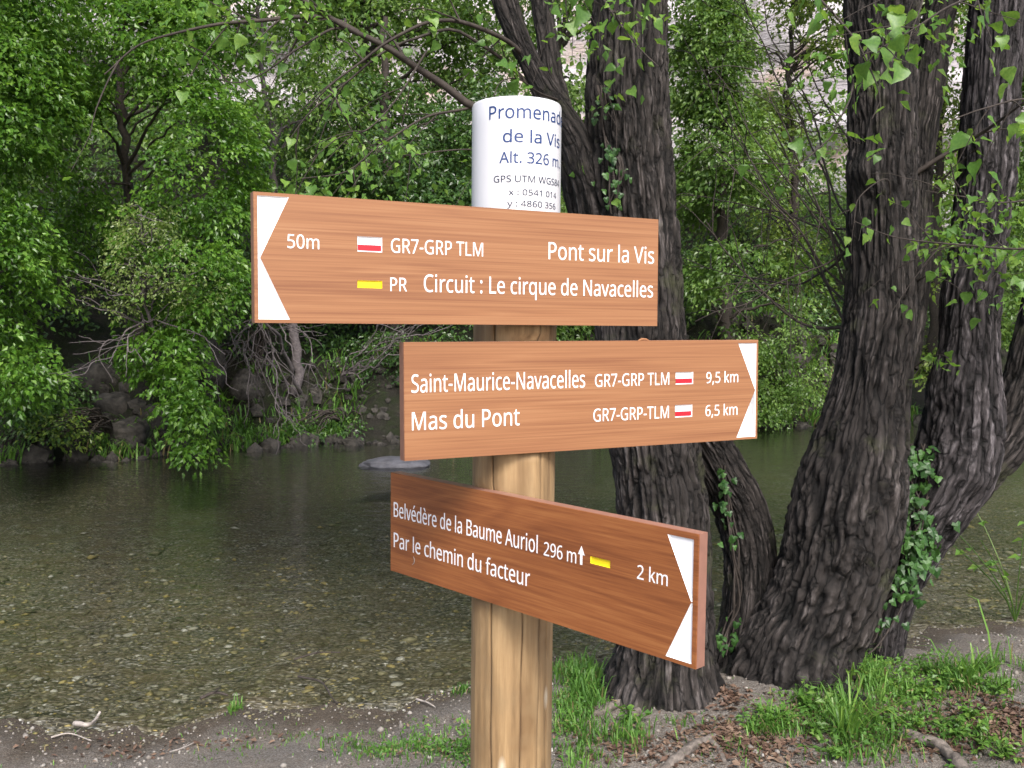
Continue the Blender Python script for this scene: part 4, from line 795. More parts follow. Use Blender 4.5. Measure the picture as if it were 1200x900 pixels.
def crown(root, blobs, n, per, L, mat, seed, rad=.32, name='crown', **kw):
    bk = {k: kw.pop(k) for k in ('hollow', 'gap', 'gapscale') if k in kw}
    C, d = blob_points(blobs, n, seed, **bk); rr = np.random.default_rng(seed + 1)
    d = nrm(d * [1, 1, .35]); R = rad * rr.uniform(.6, 1.4, len(C))
    V_, F_ = spray_arrays(C, d, R, per, L, seed + 2, **kw)
    global LEAFN; LEAFN += len(F_)
    return obj(name, raw_mesh(name, rel(V_, root), F_, 3, False), M[mat], root, kind='stuff'), C
def limbs(root, path, r0, targets, seed, mat='twig', name='trunk', nbr=26, sides=7, tw=.006):
    """a trunk along path with limbs curving out to some of the targets"""
    rr = np.random.default_rng(seed); Q = wiggly(path, 40, .05, seed); tb = Tubes()
    tb.add(Q, np.linspace(r0, r0 * .3, len(Q)), sides + 3)
    obj(name, tb.mesh(name, root), M[mat], root)
    if len(targets) and nbr:
        tb = Tubes()
        for k in range(nbr):
            t = targets[rr.integers(len(targets))]
            dist = np.linalg.norm(Q[:, :2] - t[:2], axis=1) * .6 + np.abs(Q[:, 2] - (t[2] - .5 * np.linalg.norm(Q[:, :2] - t[:2], axis=1)))
            i = int(np.clip(np.argmin(dist), 6, len(Q) - 2)); a = Q[i]
            mid = (a + t) / 2 + np.array([0, 0, .12]) * np.linalg.norm(t - a) + rr.normal(size=3) * .08
            W_ = wiggly([a, (a + mid) / 2 + [0, 0, .03], mid, t], 14, .05, seed + k)
            tb.add(W_, np.linspace(r0 * rr.uniform(.18, .42), tw, 14), 4)
        obj('branches', tb.mesh('branches', root), M[mat], root, kind='stuff')
def far_tree(kind, label, cat, foot, path, r0, blobs, n, per, L, mat, seed, rad=.32, nbr=26, bark='twig', group=None, **kw):
    p = U(*foot); rt_ = thing(kind, label, cat, (p[0], p[1], gz(p[0], p[1])), group)
    _, C = crown(rt_, blobs, n, per, L, mat, seed, rad, **kw)
    P = [np.array([p[0], p[1], gz(p[0], p[1]) - .1])] + [U(*q) for q in path]
    limbs(rt_, P, r0, C, seed, bark, nbr=nbr)
    return rt_
t1 = far_tree('broadleaf_tree', 'tall bright green broadleaf tree at upper left with upright dark trunk', 'tree', (162, 500, 14.2),
    [(160, 300, 14.0), (152, 230, 13.8), (146, 160, 13.7), (143, 90, 13.6), (140, -20, 13.6), (135, -140, 13.6)], .095,
    [pb(150, 60, 13.4, 130, 90, 1.5), pb(60, 190, 12.7, 90, 100, 1.1), pb(230, 190, 12.9, 80, 100, 1.0), pb(120, 290, 12.7, 110, 60, 1.0), pb(215, 330, 12.4, 90, 60, .8), pb(150, -120, 13.5, 200, 120, 2)],
    1800, 44, .072, 'leaf_lime', 100, gap=.0, nbr=60)
hb, _ = crown(t1, [pb(190, 420, 11.9, 50, 40, .35), pb(215, 455, 11.6, 40, 36, .3), pb(232, 495, 11.4, 30, 40, .25), pb(228, 525, 11.3, 22, 18, .2)], 90, 36, .075, 'leaf_lime', 103, .2, 'hanging_bough'); hb['label'] = 'leafy bough hanging down to the water'
t2 = far_tree('broadleaf_tree', 'green broadleaf tree cut by the left edge of the photo', 'tree', (-90, 520, 11.9),
    [(-80, 350, 11.6), (-60, 200, 11.4), (-50, 80, 11.3), (-60, -80, 11.3)], .14,
    [pb(-10, 320, 11.0, 70, 120, .9), pb(0, 110, 11.3, 80, 120, 1.0), pb(20, 430, 10.8, 40, 45, .4), pb(-60, -60, 11.3, 140, 130, 1.4)],
    900, 42, .072, 'leaf_lime', 110, gap=-.1)
far_tree('shrub', 'pale yellow-green small leaved shrub with grey stems over the left bank', 'shrub', (180, 450, 13.6),
    [(178, 400, 12.2), (172, 340, 12.0), (170, 290, 11.9), (165, 240, 11.9)], .035,
    [pb(185, 300, 11.8, 60, 60, .5), pb(170, 240, 11.9, 45, 35, .4), pb(120, 340, 11.8, 45, 28, .4), pb(230, 340, 11.8, 40, 30, .3)],
    230, 13, .046, 'leaf_pale', 120, rad=.2, nbr=50, bark='twig_grey', gap=-.05)
far_tree('tree', 'slim grey trunked tree rising behind the long pointing board\'s left end', 'tree', (345, 490, 15.2),
    [(350, 440, 15.2), (344, 390, 15.2), (335, 330, 15.3), (325, 250, 15.4), (318, 150, 15.5), (306, 50, 15.5), (300, -50, 15.5)], .085,
    [pb(330, 30, 15.6, 90, 70, 1.2), pb(370, 130, 15.4, 70, 60, 1), pb(290, -120, 15.5, 160, 120, 2), pb(320, 210, 15.2, 50, 40, .7)],
    560, 26, .085, 'leaf_mid', 130, bark='twig_grey', gap=.0)
far_tree('tree', 'dark leafy tree in the shade left of the white sleeve', 'tree', (470, 490, 16.6),
    [(465, 400, 16.6), (455, 300, 16.6), (450, 150, 16.6), (450, 20, 16.6)], .16,
    [pb(440, 170, 16.6, 110, 80, 1.6), pb(510, 250, 16.4, 80, 90, 1.3), pb(420, 280, 16.3, 70, 70, 1.2), pb(570, 180, 16.5, 60, 90, 1.2)],
    1150, 26, .085, 'leaf_dark', 140, gap=-.15)
far_tree('tree', 'bright green tree crown high above the long pointing board', 'tree', (430, 480, 20),
    [(430, 300, 20), (425, 150, 20), (430, 0, 20)], .2,
    [pb(460, 50, 20, 130, 80, 2), pb(400, -90, 20, 220, 110, 3), pb(570, 30, 20, 70, 90, 1.6)],
    1100, 26, .11, 'leaf_mid', 150, .42, gap=-.1)
far_tree('tree', 'green tree showing between the signpost and the dark trunk behind it', 'tree', (640, 480, 17.5),
    [(640, 350, 17.5), (650, 200, 17.5), (655, 50, 17.5)], .15,
    [pb(660, 90, 17.5, 70, 110, 1.4), pb(640, 300, 17.2, 90, 110, 1.3), pb(680, -80, 17.5, 140, 120, 2.2)],
    800, 26, .09, 'leaf_mid', 160, gap=-.05)
far_tree('tree', 'light green bushy tree right of the dark trunk behind the signpost', 'tree', (850, 470, 17.6),
    [(850, 380, 17.6), (845, 250, 17.6), (850, 120, 17.6), (850, 0, 17.6)], .14,
    [pb(850, 200, 17.5, 60, 90, 1.3), pb(880, 330, 17.2, 80, 70, 1.2), pb(830, 60, 17.6, 50, 80, 1.2), pb(860, 410, 17, 60, 40, .8)],
    900, 28, .09, 'leaf_mid', 170, gap=-.05, nbr=40)
far_tree('tree', 'pale sprouting tree in front of the bright cliff at upper right', 'tree', (935, 460, 21),
    [(935, 350, 21), (930, 220, 21), (925, 110, 21), (930, 0, 21)], .12,
    [pb(925, 180, 21, 60, 120, 1.6), pb(950, 330, 20.5, 50, 70, 1.4), pb(960, 20, 21, 60, 60, 1.2), pb(900, 90, 21, 40, 50, 1)],
    420, 22, .10, 'leaf_yellow', 180, .36, gap=.05, nbr=70)
far_tree('tree', 'light green tree seen between the two right hand trunks', 'tree', (1095, 470, 18.5),
    [(1095, 380, 18.5), (1100, 200, 18.5), (1110, 50, 18.5)], .15,
    [pb(1095, 380, 18, 50, 70, 1), pb(1105, 220, 18.5, 60, 110, 1.3), pb(1110, 40, 18.5, 60, 90, 1.4), pb(1000, -80, 19, 160, 90, 2)],
    800, 26, .09, 'leaf_yellow', 190, gap=-.15)
far_tree('tree', 'green tree at the right edge behind the outermost trunk', 'tree', (1230, 470, 17),
    [(1230, 350, 17), (1220, 200, 17), (1230, 50, 17)], .16,
    [pb(1190, 330, 16.5, 60, 90, 1), pb(1210, 180, 17, 70, 110, 1.3), pb(1220, 0, 17, 90, 110, 1.6), pb(1190, 440, 16.5, 50, 40, .8)],
    850, 26, .09, 'leaf_mid', 200, gap=-.15)
for k, (px, py, Y, rx, ry, mt, lab, fn) in enumerate([
    (930, 435, 16.9, 60, 50, 'leaf_mid', 'rounded bright bush at the water edge left of the big right tree', 330),
    (880, 470, 16.6, 34, 26, 'leaf_mid', 'low bush on the bank just right of the middle board\'s tip', 180),
    (1180, 500, 17.8, 40, 30, 'leaf_mid', 'low bush on the far bank under the outermost right limb', 160),
    (560, 440, 15.6, 70, 50, 'leaf_dark', 'dark bush on the far bank behind the post', 260),
    (40, 470, 11.9, 60, 40, 'leaf_dark', 'dark low shrub under the left tree by the rocks', 200),
    (430, 430, 15.6, 60, 45, 'leaf_dark', 'dark thicket below the long pointing board', 230),
    (290, 330, 14.6, 50, 70, 'leaf_dark', 'dark shrub beside the left end of the long pointing board', 260),
    (400, 500, 14.6, 60, 12, 'leaf_dark', 'dark low plants on the bank below the dead branches', 110),
    (75, 500, 11.4, 44, 20, 'leaf_yellow', 'sparse yellowish sprigs over the left rocks', 16),
    (700, 440, 16.3, 50, 50, 'leaf_dark', 'dark bush behind the tree trunk at the middle board', 160)]):
    c = U(px, py, Y); c[1] = max(c[1] + .4, float(farbank(np.array([c[0]]))[0]) + .5); rt_ = thing('bush', lab, 'bush', (c[0], c[1], gz(c[0], c[1])))
    r9 = np.random.default_rng(900 + k)
    subs = [pb(px + rx * r9.uniform(-.9, .9), py + ry * r9.uniform(-.7, .75), Y + r9.uniform(-.3, .5), rx * r9.uniform(.25, .6), ry * r9.uniform(.25, .65), rx / F * Y * .5) for _ in range(9)]
    _, C = crown(rt_, subs, fn, 17, .062, mt, 300 + 7 * k, .26, 'foliage', gap=.0, gapscale=2.5)
    tb = Tubes(); b0 = np.array(rt_.location)
    for j in range(26):
        t = C[(j * 7) % len(C)]; tb.add(wiggly([b0 + [0, 0, -.1], (b0 + t) / 2 + [0, 0, .15], t], 10, .05, j), np.linspace(.018, .005, 10), 4)
    obj('stems', tb.mesh('stems', rt_), M['twig'], rt_, kind='stuff')

# dead branches hanging over the water left of the signpost
def dead_bush(label, foot, top, tips, seed, n=26):
    rr = np.random.default_rng(seed); p = U(*foot); rt_ = thing('dead_branches', label, 'branches', (p[0], p[1], gz(p[0], p[1])))
    a = U(*top); main = Tubes(); main.add(wiggly([np.array([p[0], p[1], gz(p[0], p[1])]), (p + a) / 2, a], 20, .05, seed), np.linspace(.035, .02, 20), 7)
    obj('stem', main.mesh('stem', rt_), M['twig_grey'], rt_)
    for k in range(n):
        t = U(*tips[k % len(tips)]) + rr.normal(size=3) * [.38, .3, .25]; tb = Tubes()
        mid = (a + t) / 2 + rr.normal(size=3) * .16 + [0, 0, .1]
        W_ = wiggly([a, (a + mid) / 2, mid, (mid + t) / 2 + rr.normal(size=3) * .06, t], 26, .09, seed + k); tb.add(W_, np.linspace(.013, .004, 26), 5)
        for j in range(4):
            i = rr.integers(6, 24); d = nrm(W_[i] - W_[i - 4]) + rr.normal(size=3) * .5; ln = rr.uniform(.2, .6)
            s_ = np.linspace(0, 1, 10)[:, None]; tb.add(W_[i] + d * s_ * ln + noise(np.hstack([s_ * 5 + j, s_ * 0 + k, s_ * 0]), 4)[:, None] * .05 * s_, np.linspace(.006, .003, 10), 4)
        obj('branch', tb.mesh('branch', rt_), M['twig_grey'], rt_)
dead_bush('tangle of bare grey dead branches below the left end of the long pointing board', (352, 440, 15.2), (305, 365, 13.4), [(330, 470, 12.9), (300, 485, 12.8), (275, 440, 12.9), (340, 440, 13), (320, 410, 13), (350, 480, 12.9), (290, 400, 13)], 31, 17)
dead_bush('bare grey twigs reaching out under the pale shrub', (190, 450, 13.8), (168, 375, 12.0), [(100, 410, 11.6), (120, 380, 11.7), (215, 420, 11.7), (150, 440, 11.6), (245, 400, 11.8), (110, 345, 11.7)], 37, 6)
dead_bush('long leafless twigs behind the dead branches, pointing to the post', (420, 480, 15.6), (400, 440, 15.2), [(520, 370, 14.6), (470, 400, 14.7), (440, 390, 14.8), (560, 385, 14.6)], 41, 8)

# undergrowth all over the slope
def undergrowth():
    rr = np.random.default_rng(77); n = 7500
    X = rr.uniform(-16, 18, n); e = rr.uniform(.2, 1, n) ** 1.3 * 15 - .0; Y = farbank(X) + e
    keep = (noise(np.stack([X * .8, Y * .8, X * 0], 1), 14) > -.55) & ((e > .7) | ((e > .25) & (noise(np.stack([X * 1.3, Y * 0, X * 0], 1), 16) > -.1))); X, Y, e = X[keep], Y[keep], e[keep]
    C = np.stack([X, Y, height(X, Y) + rr.uniform(0, 1, len(X)) ** 2 * .9 + .05], 1)
    V_, F_ = spray_arrays(C, nrm(np.stack([X * 0, X * 0 - 1, X * 0 + .3], 1)), rr.uniform(.2, .45, len(X)), 16, .085, 78)
    global LEAFN; LEAFN += len(F_)
    obj('undergrowth', raw_mesh('undergrowth', V_, F_, 3, False), M['leaf_dark'], kind='stuff')
undergrowth()
# a belt of far woodland foliage that closes the view under the cliff
def woodland():
    rr = np.random.default_rng(79); n = 3200
    X = rr.uniform(-20, 22, n); Y = rr.uniform(21.5, 29, n); C = np.stack([X, Y, height(X, Y) + rr.uniform(0, 1, n) ** 1.2 * 4.6], 1)
    X2 = rr.uniform(-24, -7.5, 1500); Y2 = farbank(X2) + rr.uniform(1.2, 13, 1500); X3 = rr.uniform(10, 22, 700); Y3 = farbank(X3) + rr.uniform(1.2, 9, 700)
    X2, Y2 = np.r_[X2, X3], np.r_[Y2, Y3]
    C = np.vstack([C, np.stack([X2, Y2, height(X2, Y2) + rr.uniform(0, 1, len(X2)) ** 1.1 * 3.6], 1)]); C = C[fbm(C * .5, 15, 3) > -.12]
    V_, F_ = spray_arrays(C, nrm(np.stack([C[:, 0] * 0, C[:, 0] * 0 - 1, C[:, 0] * 0 + .2], 1)), rr.uniform(.35, .7, len(C)), 18, .16, 80)
    global LEAFN; LEAFN += len(F_)
    obj('far_woodland', raw_mesh('far_woodland', V_, F_, 3, False), M['leaf_mid'], kind='stuff')
woodland()
# crowns of the two near trees, above the frame
for root, blobs, sd in ((TA, [(.9, 4.6, 6.2, 2.6, 2.4, 1.5), (-1.2, 5.4, 6.6, 2.0, 2.0, 1.2)], 210), (TB, [(2.6, 5.2, 6.4, 2.2, 2.4, 1.5), (4.6, 6.0, 6.2, 2.0, 2.0, 1.4)], 220)):
    crown(root, blobs, 620, 26, .12, 'leaf_mid', sd, .45, gap=-.2)
crown(TB, [pb(1160, 262, 4.0, 60, 34, .3), pb(1100, 285, 3.9, 40, 20, .2), pb(1180, 330, 4.2, 30, 40, .3)], 46, 8, .036, 'leaf_near', 231, .12, 'foliage', gap=-.3)
crown(TB, [pb(1060, 30, 3.5, 90, 40, .3), pb(980, 60, 3.6, 30, 60, .2)], 22, 8, .042, 'leaf_near', 233, .13, 'foliage', gap=-.3)
crown(TA, [pb(300, 20, 3.6, 150, 30, .3), pb(440, 200, 3.7, 80, 40, .3), pb(720, 30, 3.5, 60, 40, .2)], 60, 8, .034, 'leaf_near', 235, .13, 'foliage', gap=-.3)

# ------------------------------------------------------------------ rocks, pebbles, grass and small things
ICO = None
def ico(level=1):
    import bmesh
    bm = bmesh.new(); bmesh.ops.create_icosphere(bm, subdivisions=level, radius=1); V_ = np.array([v.co[:] for v in bm.verts]); F_ = np.array([[v.index for v in f.verts] for f in bm.faces]); bm.free(); return V_, F_
I1, I2, I4 = ico(1), ico(2), ico(4)
OCT = (np.array([[1, 0, 0], [0, 1, 0], [-1, 0, 0], [0, -1, 0], [0, 0, 1], [0, 0, -1.]]), np.array([[0, 1, 4], [1, 2, 4], [2, 3, 4], [3, 0, 4], [1, 0, 5], [2, 1, 5], [3, 2, 5], [0, 3, 5]]))
def rock_mesh(name, size, seed, rough=.35):
    V_, F_ = I4; d = V_ * (1 + rough * fbm(V_ * 1.3 + seed * 5, seed, 5)[:, None])
    d = np.sign(d) * np.abs(d) ** .85
    return raw_mesh(name, d * size, F_, 3, True)
def rock(px, py, w, h_, label, group=None, mat='rock', seed=0, name='rock', sink=.35):
    x, y = gp(px, py); sx = w * .42 / F * y; sz = h_ / F * y / 2
    o = obj(name, rock_mesh(name, (sx, sx * .8, sz * 1.25), seed, .45), M[mat]); o.location = (x, y + sx * .5, gz(x, y) + sz * (1 - sink)); o.rotation_euler = (0, 0, seed * 1.3)
    return tag(o, label, 'rock', group)
# the pale flat stone standing out of the stream
fx = U(461, 545, WATER and 12.4); 
sx, sy = (lambda p: (p[0], p[1]))(U(462, 546, 1.70 / ((546 - 390) / 1100)))
o = obj('river_stone', rock_mesh('river_stone', (.46, .26, .085), 3, .4), M['wet_rock']); o.location = (sx, sy, WATER + .02); tag(o, 'flat pale stone standing out of the water behind the middle board', 'stone')
for k, (px, py, w, h_, lab) in enumerate([
    (38, 538, 46, 16, 'low dark rock at the waterline by the left edge, under the sprigs'), (84, 530, 36, 18, 'small blocky rock just right of the yellowish sprigs'),
    (8, 520, 50, 40, 'big dark rock cut by the left edge above the water'), (150, 520, 70, 30, 'broad sloping rock left of the leafy hanging bough'),
    (130, 492, 60, 34, 'grey boulder on the bank above the broad sloping rock'), (105, 462, 70, 40, 'rough rock outcrop under the bare grey twigs'),
    (55, 485, 60, 40, 'dark boulder behind the low left shrub'), (178, 500, 40, 28, 'upright rock beside the hanging bough'),
    (236, 450, 70, 54, 'rock face behind the hanging bough'), (275, 520, 30, 9, 'thin slab at the waterline right of the hanging bough'),
    (200, 420, 70, 50, 'shaded rock face below the pale shrub'), (395, 520, 24, 7, 'little pale stone at the far waterline under the dead branches'),
    (940, 503, 22, 8, 'small stone at the far waterline right of the middle board'), (285, 470, 60, 36, 'mossy rock bulge left of the slim grey trunk')]):
    rock(px, py, w, h_, lab, 'rocks along the foot of the far bank', seed=20 + k)

def rubble():
    rr = np.random.default_rng(89); n = 1500; X = rr.uniform(-9, 8, n); e = rr.uniform(-.25, 1.6, n); Y = farbank(X) + e; s = np.exp(rr.normal(-2.8, .5, n)).clip(.03, .2)
    IV, IF = I1; V_ = IV[None] * (s[:, None] * rr.uniform(.6, 1.4, (n, 3)))[:, None] * (1 + .16 * rr.normal(size=(n, len(IV), 1)).clip(-1.5, 1.5)) + np.stack([X, Y, height(X, Y)], 1)[:, None]
    obj('bank_rubble', raw_mesh('bank_rubble', V_.reshape(-1, 3), (np.arange(n)[:, None, None] * len(IV) + IF[None]).reshape(-1, 3), 3, False), M['rock'], kind='stuff')
rubble()
def dry_fringe():
    rr = np.random.default_rng(88); n = 9000; X = rr.uniform(-8, 8, n); e = rr.uniform(.0, 1.5, n) ** 1.2; Y = farbank(X) + e; k_ = noise(np.stack([X * 1.1, Y * 1.5, X * 0], 1), 19) > -.1; X, Y = X[k_], Y[k_]
    H = rr.uniform(.10, .34, len(X)); V_, F_ = blades(X, Y, H, H * .03 + .004, 1.1, 87)
    obj('bank_grass', raw_mesh('bank_grass', V_, F_, 3, False), M['grass'], kind='stuff')
# pebbles of the riverbed and the waterline: too many to count
def pebbles():
    rr = np.random.default_rng(90); n = 24000
    t = rr.uniform(0, 1, n) ** 1.25; d = -.12 + t * 5.0 + rr.exponential(.8, n) * t; X = rr.uniform(-6.2, 7, n); X = X * (.5 + .5 * t)
    Y = shore(X) + d; vis = np.abs(X) < .62 * Y; X, Y, d = X[vis], Y[vis], d[vis]; n = len(X)
    s = np.exp(rr.normal(-4.7, .5, n)) * (.85 + .14 * np.clip(d, 0, 6)); s = np.where(d < .1, s * .55, s); s = np.clip(s, .004, .07)
    Z = height(X, Y)
    near = d < 2.2
    out = []
    for sel, (IV, IF) in ((near, I1), (~near, OCT)):
        k = sel.sum(); a = rr.uniform(0, 6.28, k); sc = np.stack([s[sel] * rr.uniform(.8, 1.6, k), s[sel] * rr.uniform(.6, 1.1, k), s[sel] * rr.uniform(.2, .45, k)], 1)
        V_ = IV[None] * sc[:, None] * (1 + .25 * rr.normal(size=(k, len(IV), 1)).clip(-1.5, 1.5))
        ca, sa = np.cos(a)[:, None], np.sin(a)[:, None]
        V_ = np.stack([V_[..., 0] * ca - V_[..., 1] * sa, V_[..., 0] * sa + V_[..., 1] * ca, V_[..., 2]], -1) + np.stack([X[sel], Y[sel], Z[sel] + s[sel] * .15], 1)[:, None]
        out.append((V_.reshape(-1, 3), (np.arange(k)[:, None, None] * len(IV) + IF[None]).reshape(-1, 3)))
    V_ = np.vstack([o_[0] for o_ in out]); F_ = np.vstack([out[0][1], out[1][1] + len(out[0][0])])
    m, t_, b = nodes('river_pebble')
    g = t_.nodes.new('ShaderNodeNewGeometry')
    c = ramp(t_, [(0, (.06, .054, .036)), (.35, (.14, .125, .08)), (.6, (.21, .19, .11)), (.75, (.30, .235, .08)), (.86, (.27, .26, .21)), (.97, (.42, .41, .37))], g.outputs['Random Per Island'])
    nn_ = tex(t_, 'Noise', 1.4, mapping(t_, (1, 1, 1)), Detail=4.0)
    c = mix(t_, c, (.07, .065, .03), ramp(t_, [(.4, (0, 0, 0)), (.62, (.8, .8, .8))], nn_.outputs[0]))
    t_.links.new(c, b.inputs['Base Color']); b.inputs['Roughness'].default_value = .75
    obj('pebbles', raw_mesh('pebbles', V_, F_, 3, True), m, kind='stuff')
pebbles()

def grit():
    """small gravel on the dry bank"""
    rr = np.random.default_rng(92); n = 5500
    Y = rr.uniform(2.6, 5.4, n); X = rr.uniform(-.62, .66, n) * Y; d = shore(X) - Y; P = np.stack([X * 2, Y * 2, X * 0], 1)
    k_ = (d > -.05) & ((noise(P, 6) > -.1) | (d < .35) | (rr.random(n) < .15)); X, Y = X[k_], Y[k_]; n = len(X)
    s = np.clip(np.exp(rr.normal(-5.3, .45, n)), .002, .02); IV, IF = I1
    V_ = IV[None] * (s[:, None] * rr.uniform(.5, 1.2, (n, 3)))[:, None] * (1 + .2 * rr.normal(size=(n, len(IV), 1)).clip(-1, 1)) + np.stack([X, Y, height(X, Y) + s * .2], 1)[:, None]
    m, t_, b = nodes('bank_gravel'); g = t_.nodes.new('ShaderNodeNewGeometry')
    t_.links.new(ramp(t_, [(0, (.09, .08, .065)), (.5, (.19, .17, .15)), (.88, (.25, .23, .205)), (1, (.36, .34, .31))], g.outputs['Random Per Island']), b.inputs['Base Color']); b.inputs['Roughness'].default_value = .8
    obj('gravel', raw_mesh('gravel', V_.reshape(-1, 3), (np.arange(n)[:, None, None] * len(IV) + IF[None]).reshape(-1, 3), 3), m, kind='stuff')
grit()

def blades(X, Y, H, Wd, lean, seed):
    rr = np.random.default_rng(seed); n = len(X); a = rr.uniform(0, 6.28, n); D = np.stack([np.cos(a), np.sin(a), a * 0], 1)
    S = np.stack([-np.sin(a), np.cos(a), a * 0], 1); B = np.stack([X, Y, height(X, Y) - .005], 1); L = (lean * rr.uniform(.3, 1.6, n) * H)[:, None]
    up = np.array([0, 0, 1.]); H = H[:, None]; Wd = Wd[:, None]
    p0 = B; p1 = B + up * H * .45 + D * L * .2; p2 = B + up * H * .8 + D * L * .55; p3 = B + up * H * (.97 - .25 * lean) + D * L
    V_ = np.stack([p0 - S * Wd, p0 + S * Wd, p1 - S * Wd * .9, p1 + S * Wd * .9, p2 - S * Wd * .6, p2 + S * Wd * .6, p3], 1).reshape(-1, 3)
    k = np.arange(n)[:, None] * 7
    F_ = np.concatenate([k + q for q in ([0, 1, 3], [0, 3, 2], [2, 3, 5], [2, 5, 4], [4, 5, 6])], 1).reshape(-1, 3)
    return V_, F_
dry_fringe()
def grass_patch():
    rr = np.random.default_rng(95); XS, YS, HS = [], [], []
    for px, py, rx, ry, n, h_ in [(672, 835, 30, 50, 1500, .042), (682, 800, 20, 22, 900, .065), (735, 866, 26, 14, 200, .05), (510, 880, 60, 22, 350, .03), (475, 806, 46, 8, 420, .03), (590, 880, 30, 30, 300, .04),
                                (905, 856, 34, 8, 420, .04), (985, 835, 50, 22, 900, .05), (1060, 796, 66, 16, 1300, .055), (1130, 800, 60, 16, 1000, .055), (1020, 790, 30, 20, 900, .06), (1180, 790, 30, 14, 500, .06), (1000, 875, 60, 24, 450, .05), (1150, 860, 50, 30, 160, .04),
                                (270, 885, 30, 8, 90, .02), (400, 868, 60, 14, 160, .02), (275, 831, 7, 3, 120, .035), (440, 880, 50, 16, 260, .025), (860, 880, 50, 20, 110, .03), (800, 850, 30, 10, 50, .03), (545, 810, 30, 6, 220, .035), (500, 800, 24, 5, 260, .045), (300, 860, 60, 12, 90, .015)]:
        x0, y0 = gp(px, py); x1, _ = gp(px + rx, py); _, y1 = gp(px, py - ry); sx_, sy_ = abs(x1 - x0), abs(y1 - y0)
        XS.append(x0 + rr.normal(size=n) * sx_ * .55); YS.append(y0 + rr.normal(size=n) * sy_ * .5); HS.append(h_ * np.exp(rr.normal(size=n) * .35))
    n = 700; yb = rr.uniform(2.7, 4.8, n); XS.append(rr.uniform(-.6, .6, n) * yb); YS.append(yb); HS.append(rr.uniform(.01, .03, n))
    X, Y, H = map(np.concatenate, (XS, YS, HS)); k_ = shore(X) - Y > .03
    k_ &= noise(np.stack([X * 9, Y * 9, X * 0], 1), 66) > -.45
    k_ &= np.hypot(X - .004, Y - 1.4) > .1
    V_, F_ = blades(X[k_], Y[k_], H[k_], .0022 + H[k_] * .012, .55, 96)
    obj('grass', raw_mesh('grass', V_, F_, 3, False), M['grass'], kind='stuff')
grass_patch()
def litter():
    rr = np.random.default_rng(97); X, Y = [], []
    for px, py, rx, ry, n in [(1180, 850, 50, 40, 1300), (1020, 850, 120, 40, 900), (870, 868, 60, 30, 850), (760, 880, 60, 20, 260), (1080, 870, 50, 24, 300), (640, 870, 200, 40, 260), (200, 880, 200, 14, 120), (855, 820, 22, 16, 160)]:
        x0, y0 = gp(px, py); x1, _ = gp(px + rx, py); _, y1 = gp(px, py - ry); X.append(x0 + rr.normal(size=n) * abs(x1 - x0) * .6); Y.append(y0 + rr.normal(size=n) * abs(y1 - y0) * .5)
    X, Y = np.concatenate(X), np.concatenate(Y); k_ = shore(X) - Y > .02; X, Y = X[k_], Y[k_]; n = len(X)
    C = np.stack([X, Y, height(X, Y) + rr.uniform(.003, .014, n)], 1); A = rr.normal(size=(n, 3)) * [1, 1, .2]; s = rr.uniform(.012, .04, n)
    V_, F_ = leaf_arrays(C, A, nrm(np.array([0, 0, 1.]) + rr.normal(size=(n, 3)) * .35), s, s * rr.uniform(.3, .7, n))
    obj('leaf_litter', raw_mesh('leaf_litter', V_, F_, 3, False), M['litter'], kind='stuff')
litter()
def ground_cover():
    rr = np.random.default_rng(98); X, Y = [], []
    for px, py, rx, ry, n in [(1060, 800, 90, 26, 170), (985, 850, 50, 34, 150), (1100, 860, 80, 30, 90), (900, 850, 40, 10, 50), (1010, 780, 30, 20, 130), (675, 850, 30, 40, 60), (500, 880, 80, 20, 60), (560, 880, 40, 24, 60)]:
        x0, y0 = gp(px, py); x1, _ = gp(px + rx, py); _, y1 = gp(px, py - ry); X.append(x0 + rr.normal(size=n) * abs(x1 - x0) * .55); Y.append(y0 + rr.normal(size=n) * abs(y1 - y0) * .5)
    X, Y = np.concatenate(X), np.concatenate(Y); k_ = (shore(X) - Y > .05) & (np.hypot(X, Y - 1.4) > .12) & (noise(np.stack([X * 6, Y * 6, X * 0], 1), 67) > -.2); X, Y = X[k_], Y[k_]
    C = np.stack([X, Y, height(X, Y) + rr.uniform(.012, .05, len(X))], 1)
    V_, F_ = spray_arrays(C, C * 0 + [0, -.1, 1.], rr.uniform(.025, .06, len(X)), 9, .019, 99, droop=.2)
    obj('ground_cover', raw_mesh('ground_cover', V_, F_, 3, False), M['grass'], kind='stuff')
ground_cover()

# single plants on the near bank
def leafy_plant(px, py, hgt, n, label, seed, mat='leaf_near', kind='leafy_plant', size=.03, spread=.1, group=None, YY=None):
    rr = np.random.default_rng(seed); x, y = gp(px, py) if YY is None else (U(px, py, YY)[0], YY); z = gz(x, y)
    p = thing(kind, label, 'plant', (x, y, z), group); tb = Tubes(); LC, LA, LN, LS = [], [], [], []
    for k in range(n):
        d = rr.normal(size=2) * spread; h_ = hgt * rr.uniform(.45, 1.1); t = np.linspace(0, 1, 7)[:, None]
        W_ = np.array([x, y, z]) + np.hstack([d[0] * t ** 1.3, d[1] * t ** 1.3, h_ * t ** .85]); tb.add(W_, np.linspace(.0028, .0012, 7) * (1 + hgt), 4)
        for j in range(6):
            i = rr.integers(2, 7); LC.append(W_[i]); LA.append(np.array([*rr.normal(size=2), rr.uniform(-.3, .35)])); LN.append(np.array([*rr.normal(size=2) * .35, 1.])); LS.append(size * rr.uniform(.6, 1.3))
    obj('stems', tb.mesh('stems', p), M['leaf_mid'], p, kind='stuff')
    LS = np.array(LS); V_, F_ = leaf_arrays(np.array(LC), np.array(LA), np.array(LN), LS, LS * .72)
    obj('foliage', raw_mesh('foliage', rel(V_, p), F_, 3, False), M[mat], p, kind='stuff')
